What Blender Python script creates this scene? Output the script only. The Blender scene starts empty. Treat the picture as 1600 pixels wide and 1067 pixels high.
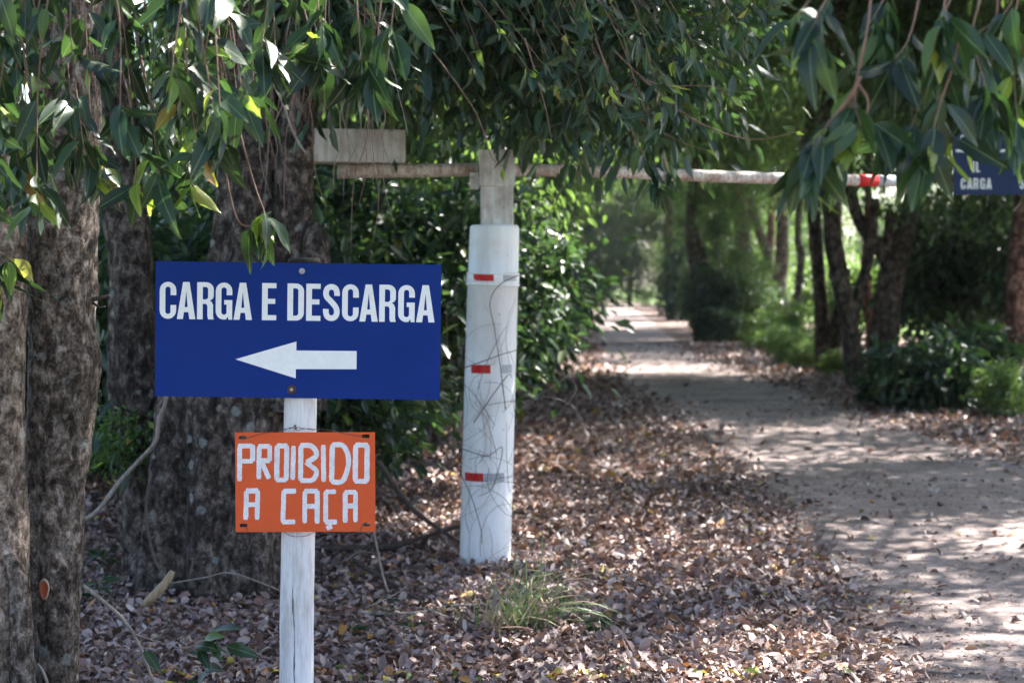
import bpy, math, random
import numpy as np
from mathutils import Vector, Matrix, noise as mnoise

# ------------------------------------------------------------------ camera, sky, sun, exposure
scene = bpy.context.scene
FPX, HZ, CH = 2667.0, 448.0, 1.6            # focal length in photo pixels, horizon row, eye height
PITCH = math.atan((533.5 - HZ) / FPX)
cam_d = bpy.data.cameras.new("camera")
cam = bpy.data.objects.new("camera", cam_d)
scene.collection.objects.link(cam)
scene.camera = cam
cam_d.sensor_width = 36.0
cam_d.lens = FPX / 1600 * 36
cam_d.clip_start, cam_d.clip_end = 0.1, 2000
cam.location = (0, 0, CH)
cam.rotation_euler = (math.radians(90) - PITCH, 0, 0)
cam_d.dof.use_dof = True
cam_d.dof.focus_distance = 6.0
cam_d.dof.aperture_fstop = 3.6
cam_d.dof.aperture_blades = 0

SUN_AZ, SUN_EL = math.radians(48), math.radians(52)
w = bpy.data.worlds.new("World"); scene.world = w; w.use_nodes = True
nt = w.node_tree
sky = nt.nodes.new("ShaderNodeTexSky"); sky.sky_type = 'NISHITA'; sky.sun_disc = False
sky.sun_elevation, sky.sun_rotation = SUN_EL, SUN_AZ
sky.dust_density = 2.0
bg = nt.nodes["Background"]; bg.inputs[1].default_value = 0.07
nt.links.new(sky.outputs[0], bg.inputs[0])
sl = bpy.data.lights.new("sun", 'SUN'); sl.energy = 5.0; sl.angle = math.radians(0.53); sl.color = (1.0, 0.96, 0.90)
sun = bpy.data.objects.new("sun", sl); scene.collection.objects.link(sun)
to_sun = Vector((math.sin(SUN_AZ) * math.cos(SUN_EL), math.cos(SUN_AZ) * math.cos(SUN_EL), math.sin(SUN_EL)))
sun.rotation_euler = (-to_sun).to_track_quat('-Z', 'Y').to_euler()
sun.location = to_sun * 60
vs = scene.view_settings
vs.view_transform, vs.look, vs.gamma, vs.exposure = 'Standard', 'None', 1.0, 3.02
vs.use_curve_mapping = False
cy = scene.cycles
cy.max_bounces, cy.diffuse_bounces, cy.glossy_bounces, cy.transmission_bounces = 6, 4, 2, 4
cy.use_denoising = True
cy.caustics_reflective = cy.caustics_refractive = False
cy.sample_clamp_indirect = 6.0

rng = np.random.default_rng(7)
R = random.Random(11)

# ------------------------------------------------------------------ pixel helpers (camera -> place)
_cp, _sp = math.cos(PITCH), math.sin(PITCH)
def P(px, py, d):
    """point seen at photo pixel (px,py), at distance d metres along the ground (world Y)"""
    x, y = (px - 800) / FPX, (533.5 - py) / FPX
    dy, dz = _cp + y * _sp, -_sp + y * _cp
    k = d / dy
    return Vector((x * k, d, CH + dz * k))
def G(px, py):
    x, y = (px - 800) / FPX, (533.5 - py) / FPX
    dy, dz = _cp + y * _sp, -_sp + y * _cp
    k = -CH / dz
    return Vector((x * k, dy * k, 0))
def project(v):
    """numpy (N,3) -> px, py, depth"""
    y = v[:, 1]; z = v[:, 2] - CH
    dep = y * _cp - z * _sp
    up = y * _sp + z * _cp
    dep = np.maximum(dep, 1e-3)
    return 800 + FPX * v[:, 0] / dep, 533.5 - FPX * up / dep, dep
def hgt(x, y):
    a = 0.035 * mnoise.noise(Vector((x * .35, y * .35, 3.1))) + 0.012 * mnoise.noise(Vector((x * 1.7, y * 1.7, 9.1)))
    return a

# ------------------------------------------------------------------ object helpers
C = scene.collection
def tag(o, label=None, cat=None, group=None, kind=None):
    if label: o["label"] = label
    if cat: o["category"] = cat
    if group: o["group"] = group
    if kind: o["kind"] = kind
    return o
def empty(name, loc, label, cat, group=None):
    o = bpy.data.objects.new(name, None); C.objects.link(o)
    o.location = loc; o.empty_display_size = 0.2
    return tag(o, label, cat, group)
def link(name, me, parent=None, loc=(0, 0, 0)):
    o = bpy.data.objects.new(name, me); C.objects.link(o)
    o.location = loc
    if parent is not None: o.parent = parent
    return o
def mesh_np(name, verts, faces, mat, smooth=False):
    """verts (N,3); faces (M,k) all the same size"""
    verts = np.asarray(verts, np.float32); faces = np.asarray(faces, np.int32)
    me = bpy.data.meshes.new(name)
    m, k = faces.shape
    me.vertices.add(len(verts)); me.vertices.foreach_set("co", verts.ravel())
    me.loops.add(m * k); me.loops.foreach_set("vertex_index", faces.ravel())
    me.polygons.add(m); me.polygons.foreach_set("loop_start", np.arange(m, dtype=np.int32) * k)
    if smooth: me.polygons.foreach_set("use_smooth", np.ones(m, bool))
    me.update(calc_edges=True)
    if mat: me.materials.append(mat)
    return me
def mesh_py(name, verts, faces, mat, smooth=False):
    me = bpy.data.meshes.new(name); me.from_pydata([tuple(v) for v in verts], [], faces); me.update()
    if smooth:
        for p in me.polygons: p.use_smooth = True
    if mat: me.materials.append(mat)
    return me

# ------------------------------------------------------------------ materials
class M:
    def __init__(s, name):
        s.m = bpy.data.materials.new(name); s.m.use_nodes = True
        s.t = s.m.node_tree; s.n = s.t.nodes; s.b = s.n["Principled BSDF"]; s.out = s.n["Material Output"]
    def add(s, typ, **kw):
        n = s.n.new(typ)
        for k, v in kw.items():
            if k.startswith("i_"):
                key = k[2:]; key = int(key) if key.isdigit() else key.replace("_", " ")
                n.inputs[key].default_value = v
            else: setattr(n, k, v)
        return n
    def l(s, a, b): s.t.links.new(a, b)
    def coord(s, scale=(1, 1, 1), space="Object"):
        tc = s.add("ShaderNodeTexCoord"); mp = s.add("ShaderNodeMapping")
        mp.inputs["Scale"].default_value = scale
        s.l(tc.outputs[space], mp.inputs[0]); return mp.outputs[0]
    def noise(s, vec, scale, detail=4, rough=.6, dist=0.0):
        n = s.add("ShaderNodeTexNoise", i_Scale=scale, i_Detail=detail, i_Roughness=rough, i_Distortion=dist)
        s.l(vec, n.inputs["Vector"]); return n.outputs["Fac"]
    def ramp(s, fac, stops, interp='LINEAR'):
        r = s.add("ShaderNodeValToRGB"); r.color_ramp.interpolation = interp
        e = r.color_ramp.elements
        while len(e) < len(stops): e.new(0.5)
        for q, (p, c) in zip(e, stops):
            q.position = p; q.color = (c if isinstance(c, tuple) else (c, c, c)) + (1,)
        s.l(fac, r.inputs[0]); return r.outputs[0]
    def mix(s, fac, a, b, mode='MIX'):
        n = s.add("ShaderNodeMix", data_type='RGBA', blend_type=mode)
        for sock, v in ((n.inputs[0], fac), (n.inputs[6], a), (n.inputs[7], b)):
            if hasattr(v, "links"): s.l(v, sock)
            elif isinstance(v, tuple): sock.default_value = v + (1,) if len(v) == 3 else v
            else: sock.default_value = v
        return n.outputs[2]
    def math(s, op, a, b=0.0, c=0.0):
        n = s.add("ShaderNodeMath", operation=op)
        for i, v in enumerate((a, b, c)):
            if hasattr(v, "links"): s.l(v, n.inputs[i])
            else: n.inputs[i].default_value = v
        return n.outputs[0]
    def bump(s, h, strength=.5, dist=.01):
        b = s.add("ShaderNodeBump", i_Strength=strength, i_Distance=dist)
        s.l(h, b.inputs["Height"]); s.l(b.outputs[0], s.b.inputs["Normal"]); return b.outputs[0]
    def fin(s, color=None, rough=.6, spec=.5):
        if color is not None:
            if hasattr(color, "links"): s.l(color, s.b.inputs["Base Color"])
            else: s.b.inputs["Base Color"].default_value = color + (1,)
        if hasattr(rough, "links"): s.l(rough, s.b.inputs["Roughness"])
        else: s.b.inputs["Roughness"].default_value = rough
        s.b.inputs["Specular IOR Level"].default_value = spec
        return s.m

def leaf_rand(m):
    """random value for each leaf: per object and per loose piece"""
    oi = m.add("ShaderNodeObjectInfo"); ge = m.add("ShaderNodeNewGeometry")
    a = m.math('ADD', oi.outputs["Random"], ge.outputs["Random Per Island"])
    return m.math('FRACT', a)
def leaf_mat(name, stops, trans, tfac=.35, rough=.38, midrib=None, spec=.5):
    m = M(name); r = leaf_rand(m)
    col = m.ramp(r, stops)
    v = m.coord()
    n = m.noise(v, 30, 3)
    col = m.mix(m.math('MULTIPLY', n, .35), col, (0.0, 0.0, 0.0))
    if midrib:
        sx = m.add("ShaderNodeSeparateXYZ"); m.l(v, sx.inputs[0])
        ab = m.math('ABSOLUTE', sx.outputs[0])
        line = m.math('LESS_THAN', ab, .0011)
        col = m.mix(m.math('MULTIPLY', line, .8), col, midrib)
        # side veins leave the midrib at an angle
        vv = m.math('SUBTRACT', sx.outputs[1], m.math('MULTIPLY', ab, .75))
        wv = m.math('PINGPONG', vv, .0045)
        m.bump(wv, .07, .3)
    m.fin(col, rough, spec)
    tr = m.add("ShaderNodeBsdfTranslucent")
    tc = m.mix(.5, m.ramp(r, [(0, trans), (1, tuple(min(1, c * 1.5) for c in trans))]), col)
    m.l(tc, tr.inputs[0])
    mx = m.add("ShaderNodeMixShader"); mx.inputs[0].default_value = tfac
    m.l(m.b.outputs[0], mx.inputs[1]); m.l(tr.outputs[0], mx.inputs[2]); m.l(mx.outputs[0], m.out.inputs[0])
    return m.m
GREEN = [(0, (.006, .017, .011)), (.40, (.010, .029, .015)), (.78, (.018, .045, .019)), (.93, (.034, .072, .024)), (1, (.09, .15, .03))]
leaf_m = leaf_mat("leaf_green", GREEN, (.08, .17, .03), .22, .40, (.14, .19, .08), .36)
young_m = leaf_mat("leaf_young", [(0, (.12, .22, .025)), (.6, (.20, .32, .04)), (.85, (.24, .20, .06)), (1, (.28, .12, .05))], (.40, .55, .05), .45, .35, (.40, .42, .15))
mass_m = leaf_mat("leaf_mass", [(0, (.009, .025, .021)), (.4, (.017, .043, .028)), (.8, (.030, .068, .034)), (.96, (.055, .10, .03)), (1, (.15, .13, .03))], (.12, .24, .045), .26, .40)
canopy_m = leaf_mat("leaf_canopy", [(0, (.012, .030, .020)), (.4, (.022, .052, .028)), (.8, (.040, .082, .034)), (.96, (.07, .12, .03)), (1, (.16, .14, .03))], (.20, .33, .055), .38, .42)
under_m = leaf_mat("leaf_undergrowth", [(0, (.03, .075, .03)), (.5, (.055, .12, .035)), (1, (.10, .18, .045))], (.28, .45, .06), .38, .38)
DRY = [(0, (.048, .027, .025)), (.20, (.135, .080, .072)), (.44, (.255, .172, .158)), (.70, (.40, .31, .295)), (.82, (.235, .112, .084)), (.94, (.55, .465, .435)), (.98, (.45, .17, .03)), (1, (.42, .36, .08))]
dry_m = leaf_mat("leaf_dry", DRY, (.30, .16, .08), .12, .55)
dry_or = leaf_mat("leaf_dry_orange", [(0, (.34, .12, .03)), (1, (.50, .20, .03))], (.5, .2, .05), .15, .5, (.5, .25, .1))
dry_ye = leaf_mat("leaf_dry_yellow", [(0, (.42, .30, .04)), (1, (.55, .42, .07))], (.5, .4, .05), .15, .5, (.6, .5, .2))
dry_gr = leaf_mat("leaf_fallen_green", [(0, (.10, .16, .05)), (1, (.22, .28, .09))], (.3, .4, .1), .15, .45, (.4, .45, .2))
grass_m = leaf_mat("grass_green", [(0, (.06, .13, .04)), (1, (.15, .25, .07))], (.3, .4, .1), .3, .5)
straw_m = leaf_mat("grass_straw", [(0, (.35, .26, .15)), (1, (.52, .42, .27))], (.4, .3, .15), .2, .6)

def bark_mat(name, dark, mid, pale, lichen=.62, scale=1.0, spots=None):
    m = M(name)
    v = m.coord((1, 1, .6)); v1 = m.coord((1, 1, 1))
    a = m.noise(v, 22 * scale, 8, .72, .4); b = m.noise(v1, 6 * scale, 8, .75); c = m.noise(v1, 60 * scale, 4, .7)
    col = m.ramp(a, [(.40, dark), (.50, mid), (.62, pale)])
    big = m.ramp(b, [(.40, .45), (.50, 1.0), (.60, 1.7)])
    col = m.mix(.85, col, big, 'MULTIPLY')
    li = m.math('MULTIPLY', m.ramp(m.noise(v1, 13 * scale, 5, .75), [(lichen, 0.), (lichen + .05, 1.)]), m.ramp(m.noise(v1, 2.2 * scale, 2), [(.42, 0.), (.58, 1.)]))
    col = m.mix(m.math('MULTIPLY', li, .8), col, (.25, .265, .25))
    vd = m.add("ShaderNodeTexNoise", i_Scale=38.0 * scale, i_Detail=3.0); m.l(v1, vd.inputs["Vector"])
    va = m.add("ShaderNodeVectorMath", operation='MULTIPLY_ADD'); va.inputs[1].default_value = (.035,) * 3
    m.l(vd.outputs["Color"], va.inputs[0]); m.l(v1, va.inputs[2])
    vo = m.add("ShaderNodeTexVoronoi", i_Scale=13.0); m.l(va.outputs[0], vo.inputs["Vector"])
    sc_ = m.add("ShaderNodeSeparateColor"); m.l(vo.outputs["Color"], sc_.inputs[0])
    ros = m.math('MULTIPLY', m.ramp(vo.outputs["Distance"], [(.24, 1.), (.34, 0.)]), m.ramp(sc_.outputs[0], [(.78, 0.), (.80, 1.)]))
    col = m.mix(m.math('MULTIPLY', ros, .8 if lichen < .7 else .0), col, m.mix(sc_.outputs[1], (.22, .245, .24), (.36, .35, .33)))
    if spots:
        sp = m.ramp(m.noise(v1, 15 * scale + 2.3, 3, .5), [(.71, 0.), (.74, 1.)])
        col = m.mix(m.math('MULTIPLY', sp, .6), col, spots)
    col = m.mix(.7, col, m.ramp(c, [(.32, .35), (.5, 1.), (.7, 1.5)]), 'MULTIPLY')
    h = m.math('ADD', a, m.math('MULTIPLY', c, .35))
    m.bump(h, 1.0, .05)
    return m.fin(col, .9, .2)
bark_near = bark_mat("bark_near", (.035, .026, .021), (.145, .110, .090), (.37, .31, .27), .57, 1.4)
bark_pale = bark_mat("bark_pale", (.075, .055, .045), (.27, .20, .155), (.50, .42, .36), .64, 1.3)
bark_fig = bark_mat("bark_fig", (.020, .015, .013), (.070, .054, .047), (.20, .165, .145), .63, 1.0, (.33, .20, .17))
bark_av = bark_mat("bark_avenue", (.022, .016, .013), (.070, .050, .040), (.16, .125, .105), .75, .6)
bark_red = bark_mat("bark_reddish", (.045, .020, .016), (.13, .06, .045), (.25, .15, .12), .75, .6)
def twig_mat(name, a, b):
    m = M(name); n = m.noise(m.coord((1, 1, .2)), 60, 4)
    m.bump(n, .4, .005)
    return m.fin(m.ramp(n, [(.3, a), (.7, b)]), .8, .25)
twig_m = twig_mat("twig_brown", (.10, .055, .040), (.22, .14, .11))
twig_grey = twig_mat("twig_grey", (.11, .09, .08), (.27, .23, .20))
twig_dark = twig_mat("twig_dark", (.04, .03, .026), (.10, .075, .065))
twig_green = twig_mat("twig_green", (.10, .12, .04), (.22, .20, .09))

def ground_mat():
    m = M("forest_soil"); v = m.coord()
    vo = m.add("ShaderNodeTexVoronoi", i_Scale=22.0); m.l(v, vo.inputs["Vector"])
    sep = m.add("ShaderNodeSeparateColor"); m.l(vo.outputs["Color"], sep.inputs[0])
    col = m.ramp(sep.outputs[0], [(0, (.05, .03, .026)), (.35, (.11, .07, .058)), (.65, (.19, .135, .115)), (.9, (.27, .20, .175)), (1, (.30, .13, .06))])
    n = m.noise(v, 1.3, 5)
    col = m.mix(m.ramp(n, [(.45, 0.), (.62, .75)]), col, (.10, .082, .075))
    m.bump(vo.outputs["Distance"], .8, .03)
    return m.fin(col, .9, .2)
def road_mat():
    m = M("dirt_road"); v = m.coord()
    big = m.noise(v, .9, 5, .6); fine = m.noise(v, 45, 6, .75); mid = m.noise(v, 6, 5, .65)
    col = m.ramp(mid, [(.28, (.195, .152, .140)), (.55, (.305, .245, .228)), (.8, (.39, .325, .305))])
    col = m.mix(m.ramp(big, [(.36, .8), (.52, 0.)]), col, (.15, .118, .11))
    col = m.mix(.5, col, m.ramp(m.noise(v, 24, 8, .8), [(.36, .25), (.5, 1.0), (.64, 1.5)]), 'MULTIPLY')
    vo = m.add("ShaderNodeTexVoronoi", i_Scale=28.0); m.l(v, vo.inputs["Vector"])
    peb = m.ramp(vo.outputs["Distance"], [(.10, 1.), (.16, 0.)])
    sepc = m.add("ShaderNodeSeparateColor"); m.l(vo.outputs["Color"], sepc.inputs[0])
    peb = m.math('MULTIPLY', peb, m.ramp(sepc.outputs[0], [(.80, 0.), (.82, 1.)]))
    col = m.mix(peb, col, m.ramp(sepc.outputs[1], [(.3, (.06, .045, .04)), (.7, (.36, .31, .28))]))
    h = m.math('ADD', m.math('MULTIPLY', mid, .6), m.math('ADD', m.math('MULTIPLY', fine, .25), m.math('MULTIPLY', peb, .3)))
    m.bump(h, 1.0, .07)
    return m.fin(col, .92, .2)
def field_mat():
    m = M("field_grass"); v = m.coord()
    a = m.noise(v, .35, 6, .7); b = m.noise(v, 14, 4)
    col = m.ramp(a, [(.3, (.06, .12, .03)), (.55, (.13, .19, .055)), (.75, (.24, .22, .10))])
    col = m.mix(.5, col, m.ramp(b, [(.3, .5), (.7, 1.3)]), 'MULTIPLY')
    m.bump(b, .8, .08)
    return m.fin(col, .9, .2)
soil_m, road_m, field_m = ground_mat(), road_mat(), field_mat()

def paint_mat(name, base, streak, grime=.25, rough=.45, sc=6, spots=None, thr=.66):
    m = M(name); v = m.coord((1, 1, 1)); vz = m.coord((1, 1, .12))
    a = m.noise(vz, sc * 6, 5, .6); b = m.noise(v, sc, 6, .65); c = m.noise(v, sc * 12, 4, .6)
    col = m.mix(m.math('MULTIPLY', m.ramp(a, [(.4, 0.), (.75, 1.)]), grime), base, streak)
    col = m.mix(m.math('MULTIPLY', m.ramp(b, [(.45, 0.), (.75, 1.)]), grime * 1.2), col, streak)
    if spots:
        sp = m.ramp(c, [(thr, 0.), (thr + .03, 1.)])
        col = m.mix(m.math('MULTIPLY', sp, .7), col, spots)
    m.bump(c, .08, .004)
    return m.fin(col, m.ramp(b, [(.3, rough - .07), (.7, rough + .12)]), .22)
blue_m = paint_mat("paint_blue", (.0022, .0235, .185), (.004, .022, .13), .35, .42, 4, (.035, .022, .05), .71)
blue_m.node_tree.nodes['Principled BSDF'].inputs['Specular IOR Level'].default_value = .1
blue2_m = paint_mat("paint_blue_dark", (.006, .020, .085), (.01, .02, .06), .35, .5, 4)  # darker blue for the far sign's panel
letter_m = paint_mat("vinyl_white", (.74, .76, .80), (.58, .59, .63), .35, .42, 10, (.30, .27, .25), .73)
orange_m = paint_mat("paint_orange", (.62, .088, .022), (.50, .075, .025), .4, .45, 5, (.25, .05, .03), .74)
hand_m = paint_mat("paint_brush_white", (.72, .73, .78), (.55, .50, .53), .8, .6, 22, (.50, .36, .34), .62)
pvc_m = paint_mat("pvc_white", (.82, .83, .85), (.48, .45, .42), .45, .42, 2.6, (.36, .32, .29), .68)
conc_m = paint_mat("whitewashed_concrete", (.74, .73, .74), (.34, .30, .28), .9, .85, 5, (.16, .13, .12), .68)
pole_m = paint_mat("peeling_white_paint", (.64, .60, .58), (.22, .13, .10), .9, .7, 7, (.16, .075, .05), .56)
red_m = paint_mat("reflective_red", (.55, .015, .020), (.35, .02, .02), .4, .3, 20, (.75, .45, .42), .68)
silver_m = paint_mat("reflective_silver", (.36, .37, .40), (.40, .41, .45), .4, .3, 20)
steel_m = paint_mat("galvanised_steel", (.38, .38, .39), (.20, .15, .12), .5, .4, 30)
rust_m = paint_mat("rust", (.085, .045, .030), (.04, .022, .018), .6, .8, 30)
wire_m = paint_mat("rusty_wire", (.09, .07, .062), (.05, .035, .03), .5, .6, 30)
wound_m = paint_mat("cut_bark", (.34, .085, .040), (.24, .05, .03), .5, .8, 30)
wrim_m = paint_mat("cut_rim", (.36, .26, .20), (.2, .13, .1), .5, .85, 30)
def postwood_mat():
    m = M("whitewashed_wood"); v = m.coord((1, 1, .03)); v1 = m.coord((1, 1, .22))
    cr = m.noise(v, 55, 5, .7, .2); g = m.noise(v, 160, 3, .6); d = m.noise(v1, 14, 6, .7)
    col = m.ramp(d, [(.30, (.36, .335, .325)), (.5, (.62, .62, .65)), (.75, (.72, .73, .77))])
    col = m.mix(m.math('MULTIPLY', m.ramp(g, [(.50, 0.), (.75, 1.)]), .5), col, (.33, .30, .28))
    crack = m.ramp(cr, [(.635, 0.), (.66, 1.)])
    col = m.mix(crack, col, (.055, .045, .04))
    h = m.math('SUBTRACT', m.math('MULTIPLY', g, .3), crack)
    m.bump(h, .8, .012)
    return m.fin(col, .85, .2)
post_m = postwood_mat()
endgrain_m = twig_mat("weathered_end_grain", (.010, .009, .008), (.035, .030, .027))

# ------------------------------------------------------------------ tubes
def tube(pts, rad, seg=8, rough=0.0, lobes=None, freq=3.0, cap=True, seed=0.0, fine=0.0):
    """skin round a polyline; lobes = (count, amount) for fluting; rough = relief as a share of the radius"""
    n = len(pts); V, F = [], []
    pts = [Vector(p) for p in pts]
    t = (pts[1] - pts[0]).normalized()
    u = t.orthogonal().normalized()
    if abs(t.z) > .7: u = (Vector((1, 0, 0)) - t * t.x).normalized()
    for i in range(n):
        a = pts[max(i - 1, 0)]; b = pts[min(i + 1, n - 1)]
        t = (b - a).normalized()
        u = (u - t * u.dot(t)).normalized(); v = t.cross(u)
        r = rad[i] if hasattr(rad, "__len__") else rad
        for k in range(seg):
            th = 2 * math.pi * k / seg
            dv = u * math.cos(th) + v * math.sin(th)
            q = 1.0
            if lobes:
                fl = lobes[1](i / (n - 1)) if callable(lobes[1]) else lobes[1]
                q += fl * (math.sin(lobes[0] * th + seed + i / n * .8) * .6 + .4 * math.sin((lobes[0] - 2) * th + 1.3 + seed))
            if rough:
                w0 = pts[i] + dv * r
                q += rough * (mnoise.noise(Vector((w0.x * freq, w0.y * freq, w0.z * freq * .35 + seed))) +
                              .5 * mnoise.noise(Vector((w0.x * freq * 4, w0.y * freq * 4, w0.z * freq * 1.2 + seed))))
            if fine:
                w0 = pts[i] + dv * r
                f1 = mnoise.noise(Vector((w0.x * 26, w0.y * 26, w0.z * 11 + seed))); f2 = mnoise.noise(Vector((w0.x * 60, w0.y * 60, w0.z * 34 + seed)))
                f3 = 1 - min(1, abs(mnoise.noise(Vector((w0.x * 9, w0.y * 9, w0.z * 2.2 + seed)))) * 9)        # long cracks
                q += fine * (f1 + .7 * f2 - 1.3 * f3) / max(r, .02)
            V.append(pts[i] + dv * (r * q))
    for i in range(n - 1):
        for k in range(seg):
            k2 = (k + 1) % seg
            F.append((i * seg + k, i * seg + k2, (i + 1) * seg + k2, (i + 1) * seg + k))
    if cap:
        F.append(tuple(range(seg - 1, -1, -1))); F.append(tuple((n - 1) * seg + k for k in range(seg)))
    return V, F
def smooth_path(pts, n):
    """Catmull-Rom through rows of numbers"""
    A = np.array(pts, float); m = len(A)
    out = []
    for s in np.linspace(0, m - 1, n):
        i = min(int(s), m - 2); f = s - i
        p0, p1, p2, p3 = A[max(i - 1, 0)], A[i], A[i + 1], A[min(i + 2, m - 1)]
        out.append(.5 * ((2 * p1) + (p2 - p0) * f + (2 * p0 - 5 * p1 + 4 * p2 - p3) * f * f + (3 * p1 - p0 - 3 * p2 + p3) * f ** 3))
    return np.array(out)
def tube_obj(name, pts, rad, mat, parent=None, origin=(0, 0, 0), seg=8, n=None, **kw):
    o0 = Vector(origin)
    if n:
        rr = rad if hasattr(rad, "__len__") else [rad] * len(pts)
        A = smooth_path([tuple(p) + (r,) for p, r in zip(pts, rr)], n)
        pts, rad = [Vector(a[:3]) for a in A], [max(a[3], .0004) for a in A]
    V, F = tube(pts, rad, seg, **kw)
    return link(name, mesh_py(name, [v - o0 for v in V], F, mat, True), parent)

# ------------------------------------------------------------------ leaves
def leaf_mesh(name, L, W, mat, bend=.25, fold=.25, wave=.1, twist=0.0, pet=.13, seed=0):
    """one leaf with stalk: base at the origin, blade along +Y, upper side +Z; 40 triangles"""
    V, F = [], []
    us = [0, .0, .07, .17, .30, .45, .60, .74, .86, .95, 1.0]      # along the blade
    for i, u in enumerate(us):
        t = 0 if i == 0 else pet + (1 - pet) * u
        wd = .014 if i < 2 else max(.012, (math.sin(math.pi * u ** .82) ** .85) * (1 - .25 * u) * 1.12)
        y = t * L; z = -bend * L * t * t; hw = wd * W / 2; tw = twist * t
        for s in (-1, 0, 1):
            x = s * hw; zz = fold * abs(s) * hw + (wave * W * math.sin(i * 1.25 + seed + (1.7 if s > 0 else 0)) * abs(s) if 1 < i < 10 else 0)
            c, sn = math.cos(tw), math.sin(tw)
            V.append((x * c - zz * sn, y - bend * .35 * L * t * t * bend, z + x * sn + zz * c))
    for i in range(10):
        for j in range(2):
            a = i * 3 + j; F.append((a, a + 1, a + 4, a + 3))
    return mesh_py(name, V, F, mat, True)
LEAVES = [leaf_mesh("leaf", .152, .047, leaf_m, b, f, wv, tw, .12, s) for s, (b, f, wv, tw) in enumerate(
    [(.10, .20, .06, .1), (.28, .30, .09, -.25), (.45, .15, .12, .3), (.18, .45, .05, -.5), (.6, .25, .1, .15), (-.08, .35, .08, .6)])]
YOUNG = [leaf_mesh("leaf", .112, .036, young_m, b, f, wv, tw, .14, s) for s, (b, f, wv, tw) in enumerate(
    [(.15, .5, .10, .2), (.4, .6, .12, -.4), (.7, .35, .12, .4), (-.2, .5, .1, -.2)])]
def leaf_matrix(p, d, up, scale):
    d = d.normalized(); n = up - d * up.dot(d)
    if n.length < 1e-3: n = d.orthogonal()
    n.normalize(); x = d.cross(n)
    m = Matrix((x, d, n)).transposed().to_4x4()
    return Matrix.Translation(p) @ m @ Matrix.Scale(scale, 4)
def rvec(s=1.0): return Vector((R.gauss(0, s), R.gauss(0, s), R.gauss(0, s)))

def hex_leaves(pos, dirs, ups, L, W, fold=.25, bend=.15):
    """numpy mass of simple leaves: two quads each, folded along the midrib"""
    d = dirs / np.linalg.norm(dirs, axis=1, keepdims=True)
    n = ups - d * np.sum(ups * d, axis=1, keepdims=True)
    n /= np.maximum(np.linalg.norm(n, axis=1, keepdims=True), 1e-6)
    s = np.cross(d, n)
    L = np.asarray(L)[:, None]; W = np.asarray(W)[:, None]
    fold = np.asarray(fold).reshape(-1, 1) * W
    bend = np.asarray(bend).reshape(-1, 1) * L
    v = np.stack([pos,
                  pos + d * L * .33 - s * W * .48 + n * (fold - bend * .12),
                  pos + d * L * .70 - s * W * .40 + n * (fold - bend * .5),
                  pos + d * L - n * bend,
                  pos + d * L * .70 + s * W * .40 + n * (fold - bend * .5),
                  pos + d * L * .33 + s * W * .48 + n * (fold - bend * .12)], axis=1)
    b = np.arange(len(pos))[:, None] * 6
    f = np.stack([b + np.array([0, 1, 2, 3]), b + np.array([0, 3, 4, 5])], axis=1).reshape(-1, 4)
    return v.reshape(-1, 3), f
def unit(n): 
    v = rng.normal(size=(n, 3)); return v / np.linalg.norm(v, axis=1, keepdims=True)
def clumped(nclump, per, ell, crad, shell=.55, zsq=.65, zmin=None):
    """leaf positions in clumps spread through an ellipsoid, denser towards its skin"""
    u = unit(nclump); r = shell + (1 - shell) * rng.random(nclump) ** .7
    inner = rng.random(nclump) < .25
    r[inner] = rng.random(inner.sum()) * shell
    c = u * r[:, None] * np.array(ell)
    if zmin is not None: c[:, 2] = np.maximum(c[:, 2], zmin)
    cr = crad * (.6 + .8 * rng.random(nclump))
    k = np.repeat(np.arange(nclump), (per * (.5 + rng.random(nclump))).astype(int))
    off = rng.normal(size=(len(k), 3)) * np.array([.55, .55, .55 * zsq])
    return c[k] + off * cr[k][:, None], off
def mass_mesh(name, pos, off, mat, L=.12, W=.045, droop=.8):
    n = len(pos)
    dirs = off * .9 + rng.normal(size=(n, 3)) * .6; dirs[:, 2] -= droop
    ups = rng.normal(size=(n, 3)) * .6; ups[:, 2] += 1
    ll = L * (.65 + .7 * rng.random(n))
    v, f = hex_leaves(pos, dirs, ups, ll, ll * (W / L) * (.8 + .4 * rng.random(n)), .05 + .3 * rng.random(n), .3 * rng.random(n))
    return mesh_np(name, v, f, mat)

CROWN = []
for q, (e, nc, per) in enumerate([((4.6, 4.4, 2.9), 92, 290), ((4.0, 4.4, 3.3), 90, 290), ((5.0, 4.2, 2.6), 95, 280)]):
    pos, off = clumped(nc, per, e, .90)
    CROWN.append(mass_mesh("crown", pos, off, canopy_m, .15, .058))
SKIRT = []                                     # foliage that hangs low round a tree
for q in range(2):
    pos, off = clumped(100, 120, (3.0, 2.6, 2.6), .60)
    SKIRT.append(mass_mesh("hanging_foliage", pos, off, canopy_m, .13, .05, 1.2))
WBUSH = []
for q, e in enumerate([(1.0, 1.0, .8), (1.2, .9, .75)]):
    pos, off = clumped(75, 26, e, .45, .4)
    WBUSH.append(mass_mesh("foliage", pos, off, mass_m, .30, .13, .5))
BUSH = []
for q, e in enumerate([(1.0, 1.0, .8), (.8, 1.1, 1.0), (1.2, .9, .7)]):
    pos, off = clumped(70, 75, e, .30, .5)
    BUSH.append(mass_mesh("foliage", pos, off, under_m, .10, .045, .3))
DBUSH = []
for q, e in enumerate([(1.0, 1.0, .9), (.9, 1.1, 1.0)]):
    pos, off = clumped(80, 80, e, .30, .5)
    DBUSH.append(mass_mesh("foliage", pos, off, mass_m, .12, .05, .5))

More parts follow.
